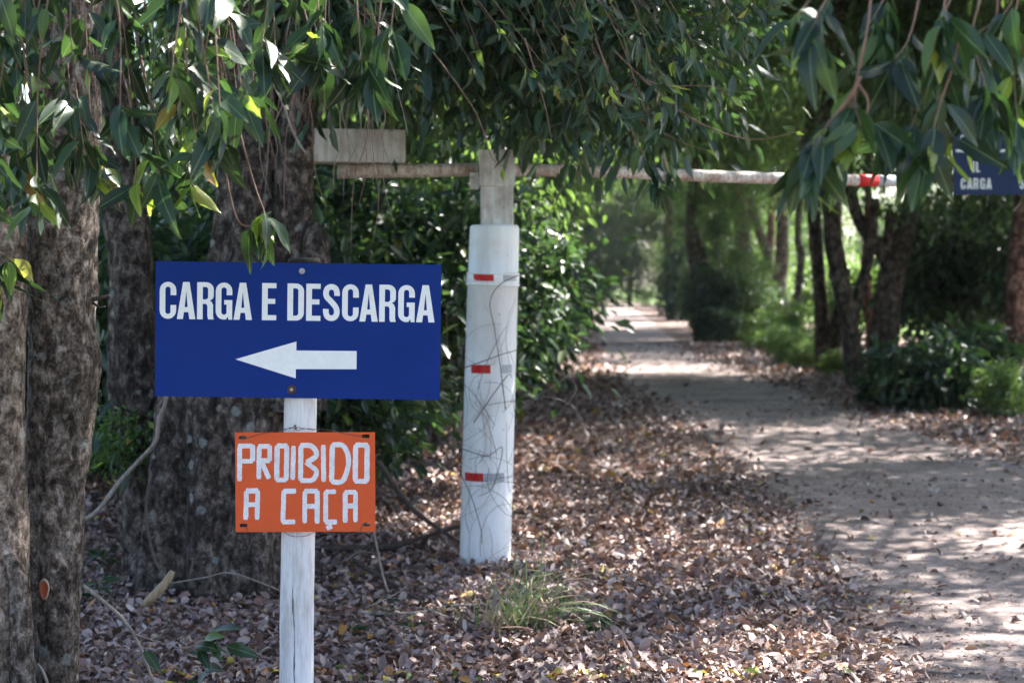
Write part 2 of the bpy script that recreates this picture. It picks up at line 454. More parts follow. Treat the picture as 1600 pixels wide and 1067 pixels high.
# ------------------------------------------------------------------ ground, road, fields
def road_left(y):  return float(np.interp(y, [0, 6.9, 9.4, 12.1, 14.6, 17, 21, 28, 35, 46, 59, 100, 160], [1.3, 1.45, 1.66, 1.80, 1.90, 1.96, 1.90, 1.68, 1.75, 2.2, 2.95, 5.0, 8.5]))
def road_right(y): return float(np.interp(y, [0, 8, 12, 17, 22, 28, 38, 59, 100, 160], [5.4, 5.3, 4.95, 4.6, 4.55, 4.5, 4.3, 5.4, 7.7, 11.2]))
gx = np.concatenate([np.linspace(-400, -30, 12), np.linspace(-25, -9, 14), np.arange(-8, 12.01, .3), np.linspace(14, 30, 12), np.linspace(40, 400, 12)])
gy = np.concatenate([np.linspace(-300, -10, 10), np.linspace(-6, 3, 8), np.arange(3.5, 40.01, .3), np.linspace(42, 120, 40), np.linspace(140, 900, 14)])
V = [(x, y, hgt(x, y) if -9 < x < 13 and 3 < y < 125 else 0.0) for y in gy for x in gx]
nx = len(gx)
F = [(j * nx + i, j * nx + i + 1, (j + 1) * nx + i + 1, (j + 1) * nx + i) for j in range(len(gy) - 1) for i in range(nx - 1)]
tag(link("ground", mesh_np("ground", V, F, soil_m, True)), kind="structure")
ys = np.concatenate([np.arange(-8, 40, .2), np.arange(40, 160, .8)]); rows = 15
V = []
for y in ys:
    a = road_left(y) + .16 * mnoise.noise(Vector((0, y * 1.1, 0))) + .10 * mnoise.noise(Vector((0, y * 3.7, 5)))
    b = road_right(y) + .16 * mnoise.noise(Vector((7, y * .9, 0))) + .10 * mnoise.noise(Vector((9, y * 3.1, 5)))
    for i in range(rows):
        f = i / (rows - 1); x = a + (b - a) * f
        edge = min(f, 1 - f)
        rut = -.018 * (math.exp(-((f - .24) / .09) ** 2) + math.exp(-((f - .74) / .09) ** 2))
        V.append((x, y, hgt(x, y) + (.016 + rut * .5 if edge > .03 else -.03)))
F = [(j * rows + i, j * rows + i + 1, (j + 1) * rows + i + 1, (j + 1) * rows + i) for j in range(len(ys) - 1) for i in range(rows - 1)]
tag(link("road", mesh_np("road", V, F, road_m, True)), kind="structure")
def sheet(name, x0, x1, y0, y1, z, mat):
    tag(link(name, mesh_py(name, [(x0, y0, z), (x1, y0, z), (x1, y1, z), (x0, y1, z)], [(0, 1, 2, 3)], mat)), kind="structure")
sheet("field", 12.8, 400, 8, 880, .062, field_m)
sheet("field", -400, -8.8, 8, 880, .062, field_m)
sheet("field", -300, 300, -290, -4, .062, field_m)

# ------------------------------------------------------------------ trees
def px_path(rows, d):
    """rows of (px, py, half width px[, depth]) -> world points and radii"""
    pts, rad = [], []
    for r in rows:
        dd = r[3] if len(r) > 3 else d
        pts.append(P(r[0], r[1], dd)); rad.append(r[2] * dd / FPX)
    return pts, rad
def trunk_obj(rows, d, mat, parent, origin, name="trunk", seg=40, n=90, foot=True, flare=1.0, rough=.10, lobes=None, freq=4.0, seed=0.0, fine=0.0):
    pts, rad = px_path(rows, d)
    if foot:                                     # carry it down into the ground
        b = pts[0].copy(); b.z = -.12; pts.insert(0, b); rad.insert(0, rad[0] * flare)
    return tube_obj(name, pts, rad, mat, parent, origin, seg, n, rough=rough, lobes=lobes, freq=freq, seed=seed, fine=fine)

# --- the two slim trees at the verge
base = Vector((P(90, 1100, 6.3).x, 6.3, 0))
verge = empty("verge_tree", base, "slim lichen-spotted trunk with an oval orange bark wound beside the blue sign", "tree")
trunk_obj([(86, 1110, 36), (88, 1000, 36), (86, 900, 42), (88, 800, 45), (92, 700, 50), (97, 620, 54), (100, 565, 57), (97, 520, 53), (97, 400, 57), (98, 300, 58), (104, 180, 55), (110, 0, 50), (120, -300, 46), (135, -700, 38)],
          6.3, bark_near, verge, base, flare=1.25, rough=.13, freq=5, seg=110, n=420, fine=.005)
pw = P(66, 922, 6.165)
wv = []
for rr, yy in ((1.25, .006), (1.0, -.001), (.85, .003)):
    for k in range(20):
        th = 2 * math.pi * k / 20
        dx = .0155 * rr * math.cos(th) * (1 + .08 * math.sin(3 * th)); cx = P(87, 922, 6.3).x
        wv.append((pw.x + dx, 6.3 - math.sqrt(.112 ** 2 - (pw.x + dx - cx) ** 2) - .002 + yy, pw.z + .032 * rr * math.sin(th)))
o = link("bark_wound", mesh_py("bark_wound", [Vector(v) - base for v in wv], [tuple(range(40, 60))] + [(20 + k, 20 + (k + 1) % 20, 40 + (k + 1) % 20, 40 + k) for k in range(20)], wound_m, True), verge)
o["label"] = "oval orange wound in the bark"
rim = link("rim", mesh_py("rim", [Vector(v) - base for v in wv[:40]], [(k, (k + 1) % 20, 20 + (k + 1) % 20, 20 + k) for k in range(20)], wrim_m, True), o)
base2 = Vector((P(8, 1100, 6.1).x, 6.1, 0))
verge2 = empty("verge_tree", base2, "pale brown trunk growing close against the lichen-spotted slim trunk", "tree")
trunk_obj([(0, 1120, 46), (2, 1000, 44), (4, 880, 43), (0, 760, 41), (-2, 640, 42), (2, 500, 40), (10, 380, 30), (8, 200, 27), (0, 0, 25), (-20, -500, 20)], 6.1, bark_pale, verge2, base2, flare=1.3, rough=.10, freq=5, seg=90, n=330, fine=.0035)
trunk_obj([(36, 1125, 22), (35, 1040, 19), (33, 960, 18), (28, 905, 15), (14, 865, 8)], 6.02, bark_near, verge2, base2, name="root", flare=1.3, rough=.12, freq=6, seg=48, n=110, fine=.004)
# stub of a dead side shoot
tube_obj("stub", [P(145, 468, 6.28), P(158, 465, 6.25), P(171, 462, 6.22)], [.009, .007, .004], twig_dark, verge, base, 8, 8)
tube_obj("stub", [P(146, 474, 6.28), P(156, 480, 6.24), P(164, 479, 6.22)], [.006, .004, .003], twig_dark, verge, base, 8, 8)

# --- the big fluted tree behind the signs
bf = Vector((P(345, 930, 9.0).x, 9.0, 0))
fig = empty("fluted_tree", bf, "broad fluted grey-brown tree trunk standing behind the blue and orange signs", "tree")
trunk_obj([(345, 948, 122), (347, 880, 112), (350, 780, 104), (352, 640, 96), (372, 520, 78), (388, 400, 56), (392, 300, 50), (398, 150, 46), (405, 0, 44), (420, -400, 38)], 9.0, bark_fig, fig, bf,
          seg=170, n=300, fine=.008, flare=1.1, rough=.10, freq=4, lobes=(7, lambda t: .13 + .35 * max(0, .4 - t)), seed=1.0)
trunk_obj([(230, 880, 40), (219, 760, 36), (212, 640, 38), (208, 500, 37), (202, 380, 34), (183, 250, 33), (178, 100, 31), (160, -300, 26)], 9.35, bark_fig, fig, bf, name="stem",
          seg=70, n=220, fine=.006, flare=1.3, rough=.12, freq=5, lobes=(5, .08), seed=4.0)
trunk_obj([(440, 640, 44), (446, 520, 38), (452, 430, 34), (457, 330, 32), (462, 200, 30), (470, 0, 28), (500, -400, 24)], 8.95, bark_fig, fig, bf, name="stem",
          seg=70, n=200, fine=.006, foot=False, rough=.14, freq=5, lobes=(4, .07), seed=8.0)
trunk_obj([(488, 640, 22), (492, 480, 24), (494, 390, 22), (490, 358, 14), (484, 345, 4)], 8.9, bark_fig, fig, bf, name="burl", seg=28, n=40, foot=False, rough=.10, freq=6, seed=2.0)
# vines against the trunk
tube_obj("vine", [P(112, 820, 8.7), P(150, 800, 8.7), P(185, 755, 8.72), P(215, 722, 8.7), P(243, 690, 8.65), P(248, 655, 8.65), P(258, 630, 8.65), P(270, 560, 8.7)], [.010, .012, .012, .011, .011, .011, .010, .010], twig_grey, fig, bf, 8, 50)
tube_obj("vine", [P(236, 735, 8.55), P(228, 800, 8.5), P(238, 860, 8.45), P(250, 890, 8.4)], .007, twig_dark, fig, bf, 6, 24)
tube_obj("vine", [P(260, 912, 8.3), P(320, 902, 8.25), P(360, 895, 8.25), P(420, 915, 8.3), P(440, 925, 8.35)], .004, twig_grey, fig, bf, 6, 24)

def fwd(px, py, d):  # world tuple
    return P(px, py, d)
nleafobj = 0
CLEAR = [(1338, 255, 1402, 305, .97), (1488, 262, 1565, 316, .9), (505, 200, 645, 262, .55), (745, 236, 808, 300, .75), (735, 345, 815, 420, .8), (800, 240, 960, 300, .75), (1060, 250, 1205, 300, .9)]
def blocked(p, q):
    for f in (.35, .65, 1.0):
        a, b, _ = project(np.array([tuple(p.lerp(q, f))]))
        for x0, y0, x1, y1, pr in CLEAR:
            if x0 < a[0] < x1 and y0 < b[0] < y1 and R.random() < pr: return True
    return False
def make_branch(tree, origin, pts, r0, nleaf, mat=twig_m, young=.08, droop=1.0, sc=(.75, 1.15), start=.25, end_cluster=4, keep=None):
    """a drooping branch of a tree, each of its leaves an object"""
    global nleafobj
    o0 = Vector(origin)
    rr = np.linspace(r0, r0 * .30, len(pts))
    br = tube_obj("branch", pts, list(rr), mat, tree, origin, 6, max(10, 5 * len(pts)))
    A = smooth_path([tuple(p) for p in pts], 60)
    yb = young
    for k in range(nleaf):
        if k < end_cluster: t = .93 + .07 * R.random()
        else: t = start + (1 - start) * R.random() ** .8
        i = min(int(t * 59), 58); p = Vector(A[i]); tan = Vector(A[i + 1] - A[i]).normalized()
        side = rvec().normalized()
        d = tan * .45 + side * .85 + Vector((0, 0, -droop * (.35 + .75 * R.random())))
        up = Vector((0, -.35, .8)) + rvec(.55)
        is_y = R.random() < (yb * 2.2 if t > .9 else yb * .5)
        me = R.choice(YOUNG if is_y else LEAVES)
        m = leaf_matrix(p - o0, d, up, R.uniform(*sc))
        if blocked(p, p + d.normalized() * .14): continue
        lf = bpy.data.objects.new("leaf", me); C.objects.link(lf); lf.parent = br; lf.matrix_local = m
        nleafobj += 1
    return br
def hang(px0, py0, px1, py1, d0, d1, bow=.06):
    """a drooping path between two photo points"""
    a, b = P(px0, py0, d0), P(px1, py1, d1); n = (b - a).length
    out = []
    for f in (0, .3, .6, 1):
        q = a.lerp(b, f); q.z += bow * n * math.sin(math.pi * f) * 1.2; q += rvec(.02 * n) if 0 < f < 1 else Vector()
        out.append(q)
    return out
# a limb over the frame that the nearer branches hang from
limb = lambda tree, org, pts, rad, mat=bark_near: tube_obj("limb", pts, rad, mat, tree, org, 14, 40, rough=.1, freq=5)
limb(verge, base, [P(110, -60, 6.3), P(160, -180, 5.9), P(260, -260, 5.3), P(420, -300, 5.0), P(600, -320, 5.0)], [.09, .07, .055, .045, .03])
limb(verge, base, [P(108, -80, 6.3), P(60, -200, 5.6), P(20, -230, 5.0), P(-60, -240, 4.6)], [.08, .06, .05, .03])
# top left foliage
for k in range(56):
    x0 = R.uniform(-60, 430); d = R.uniform(4.5, 5.7)
    x1 = x0 + R.uniform(-70, 70); 
    lim = float(np.interp(x1, [-80, 0, 60, 120, 200, 260, 330, 400, 450, 520], [350, 325, 320, 295, 300, 305, 265, 215, 140, 60]))
    y1 = R.uniform(.35, 1.0) * lim
    make_branch(verge, base, hang(x0, R.uniform(-230, -120), x1, y1, d, d + R.uniform(-.3, .2)), .0042, R.randint(11, 15), droop=.6, young=.08, sc=(.62, 1.10))
for px, py, n in ((60, 215, 9), (120, 235, 9), (30, 265, 8), (250, 290, 9), (300, 290, 8), (215, 300, 7)):
    make_branch(verge, base, hang(px - 40, py - 260, px, py, 5.2, 5.0), .006, n, young=.15, start=.6, sc=(.85, 1.25))
# the young shoot hanging over the blue sign
make_branch(verge, base, [P(330, -120, 5.4), P(345, 120, 5.3), P(352, 260, 5.25), P(372, 345, 5.25), P(402, 352, 5.25)], .006, 11, young=.28, start=.82, end_cluster=5)
make_branch(verge, base, [P(300, -100, 5.35), P(360, 150, 5.25), P(395, 280, 5.22), P(415, 335, 5.2)], .005, 6, young=.1, start=.9)
# left edge
make_branch(verge2, base2, [P(-120, 330, 5.2), P(-60, 372, 5.15), P(-15, 388, 5.1), P(14, 402, 5.1)], .006, 10, young=.15, start=.55, sc=(.9, 1.15))
make_branch(verge2, base2, [P(-120, 380, 5.2), P(-60, 395, 5.15), P(-10, 440, 5.1)], .005, 5, young=.25, start=.55)
# a few big leaves high beside the trunk
for (x0, x1, y1, n) in ((500, 505, 95, 7), (560, 565, 100, 8), (600, 585, 110, 6), (470, 500, 40, 7), (640, 610, 50, 6)):
    make_branch(verge, base, hang(x0, -150, x1, y1, 4.9, 4.8), .005, n, young=.06, start=.55, droop=1.5, sc=(.95, 1.3))

# --- sweeping middle crown of the fluted tree
limb(fig, bf, [P(470, -60, 8.95), P(560, -260, 8.4), P(760, -320, 8.0), P(980, -260, 7.8), P(1130, -180, 7.9)], [.12, .10, .08, .06, .04], bark_fig)
limb(fig, bf, [P(410, -100, 9.0), P(600, -350, 9.3), P(820, -420, 9.8), P(1050, -380, 10.2)], [.12, .10, .08, .05], bark_fig)
for k in range(54):
    x0 = R.uniform(480, 1090); d = R.uniform(6.8, 9.2)
    x1 = x0 + R.uniform(-40, 210)
    lim = float(np.interp(x1, [450, 540, 640, 700, 780, 860, 950, 1040, 1110, 1180], [100, 135, 145, 155, 175, 190, 230, 265, 110, 70]))
    y1 = R.uniform(.15, .97) * lim
    make_branch(fig, bf, hang(x0 - 110, R.uniform(-160, -60), x1, y1, d, d - .1, .14), .0035, R.randint(14, 20), young=.07, droop=.6, sc=(.45, .85), start=.3)
make_branch(fig, bf, [P(660, 60, 7.9), P(740, 170, 7.9), P(768, 245, 7.9), P(790, 262, 7.9)], .004, 8, young=.1, start=.85, sc=(.6, .9))
make_branch(fig, bf, [P(820, 60, 7.4), P(850, 160, 7.4), P(862, 220, 7.4)], .004, 8, start=.9, sc=(.8, 1.05))
make_branch(fig, bf, [P(930, 60, 8.4), P(985, 200, 8.4), P(1030, 290, 8.4)], .005, 22, start=.3, sc=(.8, 1.1))
make_branch(fig, bf, [P(960, 80, 8.2), P(1020, 130, 8.1), P(1110, 135, 8.0), P(1140, 150, 8.0)], .004, 11, young=.35, start=.4, sc=(.7, .95))
make_branch(fig, bf, [P(990, 180, 8.6), P(1060, 220, 8.5), P(1105, 235, 8.5)], .004, 8, young=.4, start=.4, sc=(.7, .95))
make_branch(fig, bf, [P(1000, 120, 8.3), P(1080, 185, 8.2), P(1170, 218, 8.15), P(1252, 205, 8.1)], .006, 3, start=.8, sc=(.5, .7))
# bulk of leaves behind those branches, too many to count
m1 = 26000
pc = []
for k in range(230):
    px = R.uniform(440, 1120); lim = float(np.interp(px, [440, 640, 780, 950, 1050, 1120], [110, 130, 150, 190, 215, 70]))
    pc.append(tuple(P(px, R.uniform(-420, lim * .93), R.uniform(8.6, 12.5))))
pc = np.array(pc); kk = rng.integers(0, len(pc), m1); off = rng.normal(size=(m1, 3))
pos = pc[kk] + off * .20
o = link("crown", mass_mesh("crown", pos - np.array(bf), off, mass_m, .125, .042, 1.0), fig); o["kind"] = "stuff"
o = link("crown", CROWN[0], fig, (.4, .6, 7.6)); o["kind"] = "stuff"
o = link("crown", CROWN[1], fig, (2.6, 3.2, 7.4)); o["kind"] = "stuff"; o.rotation_euler.z = 1.2
# stringy dry twigs that hang down in front of the trunk
for k in range(34):
    x0 = R.uniform(395, 620); y0 = R.uniform(-60, 160); ln = R.uniform(120, 300)
    d = R.uniform(7.6, 8.6); dx = R.uniform(-30, 45)
    pts = [P(x0 + dx * f + R.uniform(-9, 9), y0 + ln * f, d) for f in (0, .25, .5, .75, 1)]
    tube_obj("hanging_twig", pts, [.0028, .0025, .0022, .0018, .0012], twig_m if k % 3 else twig_grey, fig, bf, 5, 18)
tube_obj("hanging_twig", [P(425, 110, 7.8), P(445, 170, 7.8), P(462, 215, 7.8), P(478, 240, 7.8)], .006, twig_grey, fig, bf, 6, 20)

# --- tree just out of frame whose boughs hang in at the other side
br_ = Vector((3.3, 4.9, 0))
over = empty("roadside_tree", br_, "tree whose long drooping leaves hang in front of the far blue sign", "tree")
tube_obj("trunk", [br_ + Vector((0, 0, -.1)), br_ + Vector((.05, 0, 1.6)), br_ + Vector((0, -.1, 3.2)), br_ + Vector((-.2, -.1, 5.2))], [.24, .19, .17, .12], bark_near, over, br_, 32, 60, rough=.12, freq=4)
limb(over, br_, [br_ + Vector((0, -.1, 3.0)), Vector((2.5, 4.4, 3.15)), Vector((1.6, 4.05, 3.05)), Vector((.8, 3.85, 2.8)), Vector((.45, 3.8, 2.62))], [.09, .06, .045, .03, .015])
SP = [(1345, 120, 1290, 200, 1262, 262, 8), (1340, 130, 1320, 190, 1312, 240, 8), (1500, 40, 1470, 160, 1450, 235, 8), (1365, -60, 1335, 145, 1300, 205, 8), (1365, -60, 1335, 145, 1345, 195, 8), (1340, 130, 1300, 190, 1250, 240, 9), (1340, 130, 1360, 190, 1420, 215, 8),
      (1440, -60, 1420, 60, 1400, 90, 9), (1480, -60, 1455, 120, 1422, 200, 9), (1530, -60, 1520, 60, 1545, 150, 9), (1560, -60, 1540, 150, 1530, 200, 8),
      (1590, -60, 1580, 60, 1590, 190, 9), (1300, -60, 1265, 0, 1245, 25, 7), (1330, -60, 1285, 10, 1265, 60, 6), (1620, -40, 1630, 150, 1600, 230, 8),
      (1420, 100, 1430, 200, 1490, 213, 7), (1600, -60, 1570, 20, 1530, 50, 8), (1510, -60, 1480, 10, 1470, 40, 8), (1400, -60, 1380, 0, 1365, 30, 7)]
for (a, b, c, d_, e, f, n) in SP:
    d0 = R.uniform(3.6, 4.0)
    make_branch(over, br_, [P(a, b, d0), P((a + c) / 2 + 6, (b + d_) / 2 - 4, d0), P(c, d_, d0), P(e, f, d0 - .04)], .0036, n + 3, young=.13, droop=1.5, start=.5, sc=(.75, 1.12), end_cluster=4)
pos, off = clumped(60, 110, (1.6, 1.2, .8), .4)
o = link("crown", mass_mesh("crown", pos, off, mass_m, .13, .045, 1.0), over, (-1.2, -.6, 5.0)); o["kind"] = "stuff"

# --- avenue trees: trunk, limbs, crown
def avenue_tree(rows, d, label, crown, cz, mat=bark_av, cs=1.0, co=(0, 0), extra=(), group=None, skirt=None, name="avenue_tree", top=None, seed=0.0):
    g = P(rows[0][0], rows[0][1], d); b = Vector((g.x, d, 0))
    t = empty(name, b, label, "tree", group)
    pts, rad = px_path(rows, d)
    if top: pts.append(Vector(top)); rad.append(rad[-1] * .6)
    else: pts.append(Vector((b.x + co[0] * .6, d + co[1] * .6, cz))); rad.append(rad[-1] * .55)
    q = pts[0].copy(); q.z = -.15; pts.insert(0, q); rad.insert(0, rad[0] * 1.2)
    tube_obj("trunk", pts, rad, mat, t, b, 20, 40, rough=.14, freq=2.5, seed=seed)
    for rr in extra:
        p2, r2 = px_path(rr, d)
        tube_obj("limb", p2, r2, mat, t, b, 12, 26, rough=.12, freq=3)
    c = Vector((b.x + co[0], d + co[1], cz))
    for k in range(4):
        th = k * 1.57 + seed
        e = c + Vector((math.cos(th) * 2.6, math.sin(th) * 2.6, R.uniform(.2, 1.2))) * cs
        s = pts[-2].lerp(pts[-1], .2 + .15 * k)
        tube_obj("limb", [s, s.lerp(e, .5) + Vector((0, 0, .3)), e], [rad[-1] * .9, rad[-1] * .6, .03], mat, t, b, 8, 12)
    o = link("crown", CROWN[crown % 3], t, c - b); o.rotation_euler.z = seed * 1.7; o.scale = (cs, cs, cs); o["kind"] = "stuff"
    if skirt:
        for (sx, sy, sz, ss) in skirt:
            o = link("hanging_foliage", SKIRT[R.randrange(2)], t, (sx, sy, sz)); o.rotation_euler.z = R.random() * 6; o.scale = (ss, ss, ss); o["kind"] = "stuff"
    return t
# right row
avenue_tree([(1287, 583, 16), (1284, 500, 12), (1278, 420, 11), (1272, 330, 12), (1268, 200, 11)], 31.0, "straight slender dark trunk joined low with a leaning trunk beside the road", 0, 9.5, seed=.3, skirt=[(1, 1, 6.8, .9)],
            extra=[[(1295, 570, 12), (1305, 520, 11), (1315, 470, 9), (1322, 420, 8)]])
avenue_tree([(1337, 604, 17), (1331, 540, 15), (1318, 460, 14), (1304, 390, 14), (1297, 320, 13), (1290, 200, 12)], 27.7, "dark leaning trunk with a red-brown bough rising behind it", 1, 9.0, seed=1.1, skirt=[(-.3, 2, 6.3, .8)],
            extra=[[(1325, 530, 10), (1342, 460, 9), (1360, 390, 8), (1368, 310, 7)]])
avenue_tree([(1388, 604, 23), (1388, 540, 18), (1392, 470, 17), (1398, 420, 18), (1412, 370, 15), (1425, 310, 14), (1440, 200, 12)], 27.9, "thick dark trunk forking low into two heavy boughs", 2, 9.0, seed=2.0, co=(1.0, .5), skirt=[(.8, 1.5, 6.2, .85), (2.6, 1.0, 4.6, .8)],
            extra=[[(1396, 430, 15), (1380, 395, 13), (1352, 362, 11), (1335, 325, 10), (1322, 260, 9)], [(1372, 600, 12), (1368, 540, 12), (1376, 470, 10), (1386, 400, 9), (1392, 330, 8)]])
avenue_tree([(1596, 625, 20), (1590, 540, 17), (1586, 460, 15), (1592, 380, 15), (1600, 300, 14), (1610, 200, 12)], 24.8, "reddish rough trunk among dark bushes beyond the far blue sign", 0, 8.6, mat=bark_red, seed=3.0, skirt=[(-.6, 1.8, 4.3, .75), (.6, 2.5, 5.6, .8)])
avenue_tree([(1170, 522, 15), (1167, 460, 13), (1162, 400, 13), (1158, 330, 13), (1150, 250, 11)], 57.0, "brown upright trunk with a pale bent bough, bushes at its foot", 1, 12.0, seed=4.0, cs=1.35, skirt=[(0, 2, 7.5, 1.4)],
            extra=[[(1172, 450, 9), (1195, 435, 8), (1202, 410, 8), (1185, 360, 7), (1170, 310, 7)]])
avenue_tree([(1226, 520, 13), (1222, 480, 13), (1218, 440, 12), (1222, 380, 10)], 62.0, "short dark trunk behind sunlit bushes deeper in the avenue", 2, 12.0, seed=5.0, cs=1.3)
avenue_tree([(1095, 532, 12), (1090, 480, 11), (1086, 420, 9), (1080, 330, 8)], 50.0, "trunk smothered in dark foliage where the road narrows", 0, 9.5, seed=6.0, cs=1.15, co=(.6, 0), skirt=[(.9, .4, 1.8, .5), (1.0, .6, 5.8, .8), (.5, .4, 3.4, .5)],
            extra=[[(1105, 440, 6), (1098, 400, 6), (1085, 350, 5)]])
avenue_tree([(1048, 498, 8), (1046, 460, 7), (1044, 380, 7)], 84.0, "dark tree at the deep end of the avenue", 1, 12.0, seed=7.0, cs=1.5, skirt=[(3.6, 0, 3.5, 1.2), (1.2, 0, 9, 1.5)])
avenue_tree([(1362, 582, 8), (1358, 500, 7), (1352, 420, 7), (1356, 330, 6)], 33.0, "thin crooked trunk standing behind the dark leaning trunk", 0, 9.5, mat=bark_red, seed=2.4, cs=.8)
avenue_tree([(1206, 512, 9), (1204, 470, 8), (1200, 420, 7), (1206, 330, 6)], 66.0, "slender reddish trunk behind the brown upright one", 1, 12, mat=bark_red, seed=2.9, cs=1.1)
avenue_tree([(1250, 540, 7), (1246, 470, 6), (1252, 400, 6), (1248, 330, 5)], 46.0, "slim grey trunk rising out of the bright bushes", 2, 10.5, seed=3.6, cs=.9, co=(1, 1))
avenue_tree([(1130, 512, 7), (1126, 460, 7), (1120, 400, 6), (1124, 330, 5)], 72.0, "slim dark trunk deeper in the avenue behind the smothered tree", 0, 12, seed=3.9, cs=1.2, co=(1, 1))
# trees added on the same side, most out of frame, to shade the road
GR = "tall trees added along the verge to shade the road"
for (x, y, s, sd) in ((7.4, 10.5, .88, .5), (7.2, 17.2, 1.05, 1.5), (10.8, 21, 1.1, 2.2), (11.5, 30, 1.1, 3.3), (10.5, 40, 1.1, 4.1), (9.3, 49, 1.2, 5.3)):
    if True:
        pxb = 800 + FPX * x / y; pyb = HZ + CH * FPX / y
        avenue_tree([(pxb, pyb, .22 * FPX / y), (pxb, HZ - 2 * FPX / y, .18 * FPX / y)], y, "tall avenue tree added along the verge to shade the road", int(sd), 8.2, seed=sd, cs=s, group=GR)
# left row
GL = "trees of the avenue's leafy side"
for (x, y, s, cz, sd, lab) in ((-2.4, 16.5, 1.0, 8.0, .2, "dark leaning tree in the thicket behind the white gate post"), (-1.6, 25.0, 1.0, 8.5, 1.0, "leafy tree of the avenue overhanging the road past the gate"),
                          (-.6, 35, 1.1, 9.0, 2.0, "leafy tree of the avenue overhanging the road past the gate"), (.2, 47, 1.2, 10, 3.0, "leafy tree of the avenue overhanging the road past the gate"), (1.2, 62, 1.35, 11.5, 4.0, "leafy tree of the avenue overhanging the road past the gate"),
                          (1.4, 82, 1.5, 12.5, 5.0, "leafy tree of the avenue overhanging the road past the gate"), (2.4, 108, 1.7, 13.5, 6.0, "leafy tree of the avenue overhanging the road past the gate")):
    pxb = 800 + FPX * x / y; pyb = HZ + CH * FPX / y
    lean = 45 if y < 20 else 6
    rows = [(pxb, pyb, .2 * FPX / y), (pxb + lean * .5, HZ + 40, .17 * FPX / y), (pxb + lean, HZ - 2.2 * FPX / y, .14 * FPX / y)]
    k = s
    avenue_tree(rows, y, lab, int(sd), cz, seed=sd, cs=s, co=(.8, 0), group=GL if "overhanging" in lab else None,
                skirt=[(.9 * k, .5, 3.0 * k, .85 * k), (.6, 1.5, 4.2 * k, .8 * k), (1.5 * k, 1.0, 5.4 * k, .95 * k), (0.6, 2.5, 6.5 * k, 1.0 * k)] if y < 22 else
                [(-1.6 * k, .5, 3.0 * k, .85 * k), (-2.6, 1.5, 4.2 * k, .9 * k), (.5 * k, 1.0, 5.9 * k, .9 * k), (-3.0, .5, 2.2 * k, .8 * k), (-.6, 2.5, 6.8 * k, 1.0 * k)])
# end of the tunnel
for (x, y, s) in ((5.6, 136, 1.8), (9.8, 142, 1.8), (15.0, 118, 1.7), (14.0, 98, 1.6), (0.5, 135, 1.8), (17.5, 138, 1.9)):
    pxb = 800 + FPX * x / y; pyb = HZ + CH * FPX / y
    avenue_tree([(pxb, pyb, .25 * FPX / y), (pxb, HZ - 2.5 * FPX / y, .2 * FPX / y)], y, "distant tree closing off the end of the shaded road", R.randrange(3), 11, seed=x, cs=s, group="trees at the end of the road",
                skirt=[(0, -1, 4.0, 1.7), (1.5, 0, 7.5, 1.8), (-1.5, 0, 2.6, 1.5)])
# beyond the right row, in the sun
for (x, y, s, z) in ((36, 110, 1.5, 5.5), (46, 125, 1.6, 6), (27, 120, 1.5, 5.5), (56, 118, 1.5, 5.5)):
    pxb = 800 + FPX * x / y; pyb = HZ + CH * FPX / y
    avenue_tree([(pxb, pyb, .2 * FPX / y), (pxb, HZ - 1.2 * FPX / y, .16 * FPX / y)], y, "sunlit tree out in the field behind the avenue", R.randrange(3), z, seed=x, cs=s, group="field trees behind the avenue", skirt=[(0, 0, 2.4, 1.2)])
# left field
for (x, y, s, z) in ((-22, 75, 1.5, 5.5), (-30, 82, 1.6, 6), (-15, 70, 1.2, 4.5)):
    pxb = 800 + FPX * x / y; pyb = HZ + CH * FPX / y
    avenue_tree([(pxb, pyb, .2 * FPX / y), (pxb, HZ - .5 * FPX / y, .16 * FPX / y)], y, "low pale tree far off across the open field", R.randrange(3), z, seed=x, cs=s, group="trees across the open field")

# ------------------------------------------------------------------ shrubs
def shrub(x, y, s, label, kind=BUSH, group=None, name="shrub", z=.75, sz=1.0, leaves=0, cols=LEAVES, yo=.1):
    b = Vector((x, y, 0)); t = empty(name, b, label, "shrub", group)
    for k in range(4):
        e = Vector((R.uniform(-.5, .5) * s, R.uniform(-.5, .5) * s, (.6 + .6 * R.random()) * s * sz))
        tube_obj("stem", [Vector((R.uniform(-.1, .1), R.uniform(-.1, .1), -.05)) + b, b + e * .5 + rvec(.05), b + e], [.016 * s, .012 * s, .006], twig_dark if k % 2 else twig_grey, t, b, 6, 10)
    o = link("foliage", R.choice(kind), t, (0, 0, z * s * sz)); o.scale = (s, s, s * sz); o.rotation_euler.z = R.random() * 6.28; o["kind"] = "stuff"
    for k in range(leaves):
        th = R.uniform(math.pi * .9, math.pi * 2.1); ph = R.uniform(-.6, 1.0)
        q = Vector((math.cos(th) * math.cos(ph), math.sin(th) * math.cos(ph), math.sin(ph))) * s * R.uniform(.75, 1.08); q.z = max(.08, q.z * sz + z * s * sz)
        me = R.choice(YOUNG if R.random() < yo else LEAVES)
        lf = bpy.data.objects.new("leaf", me); C.objects.link(lf); lf.parent = t
        lf.matrix_local = leaf_matrix(q, Vector((math.cos(th), math.sin(th), R.uniform(-1.2, .2))) + rvec(.4), Vector((0, -.3, 1)) + rvec(.4), R.uniform(.7, 1.05))
    return t
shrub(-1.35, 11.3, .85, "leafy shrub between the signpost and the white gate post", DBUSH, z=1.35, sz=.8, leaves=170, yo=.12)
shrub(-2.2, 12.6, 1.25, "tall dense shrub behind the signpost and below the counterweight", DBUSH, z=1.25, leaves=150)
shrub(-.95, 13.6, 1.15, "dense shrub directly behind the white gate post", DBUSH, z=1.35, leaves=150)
shrub(-.50, 15.8, .95, "leafy shrub leaning out past the white gate post toward the road", DBUSH, z=1.75, leaves=200, yo=.06)
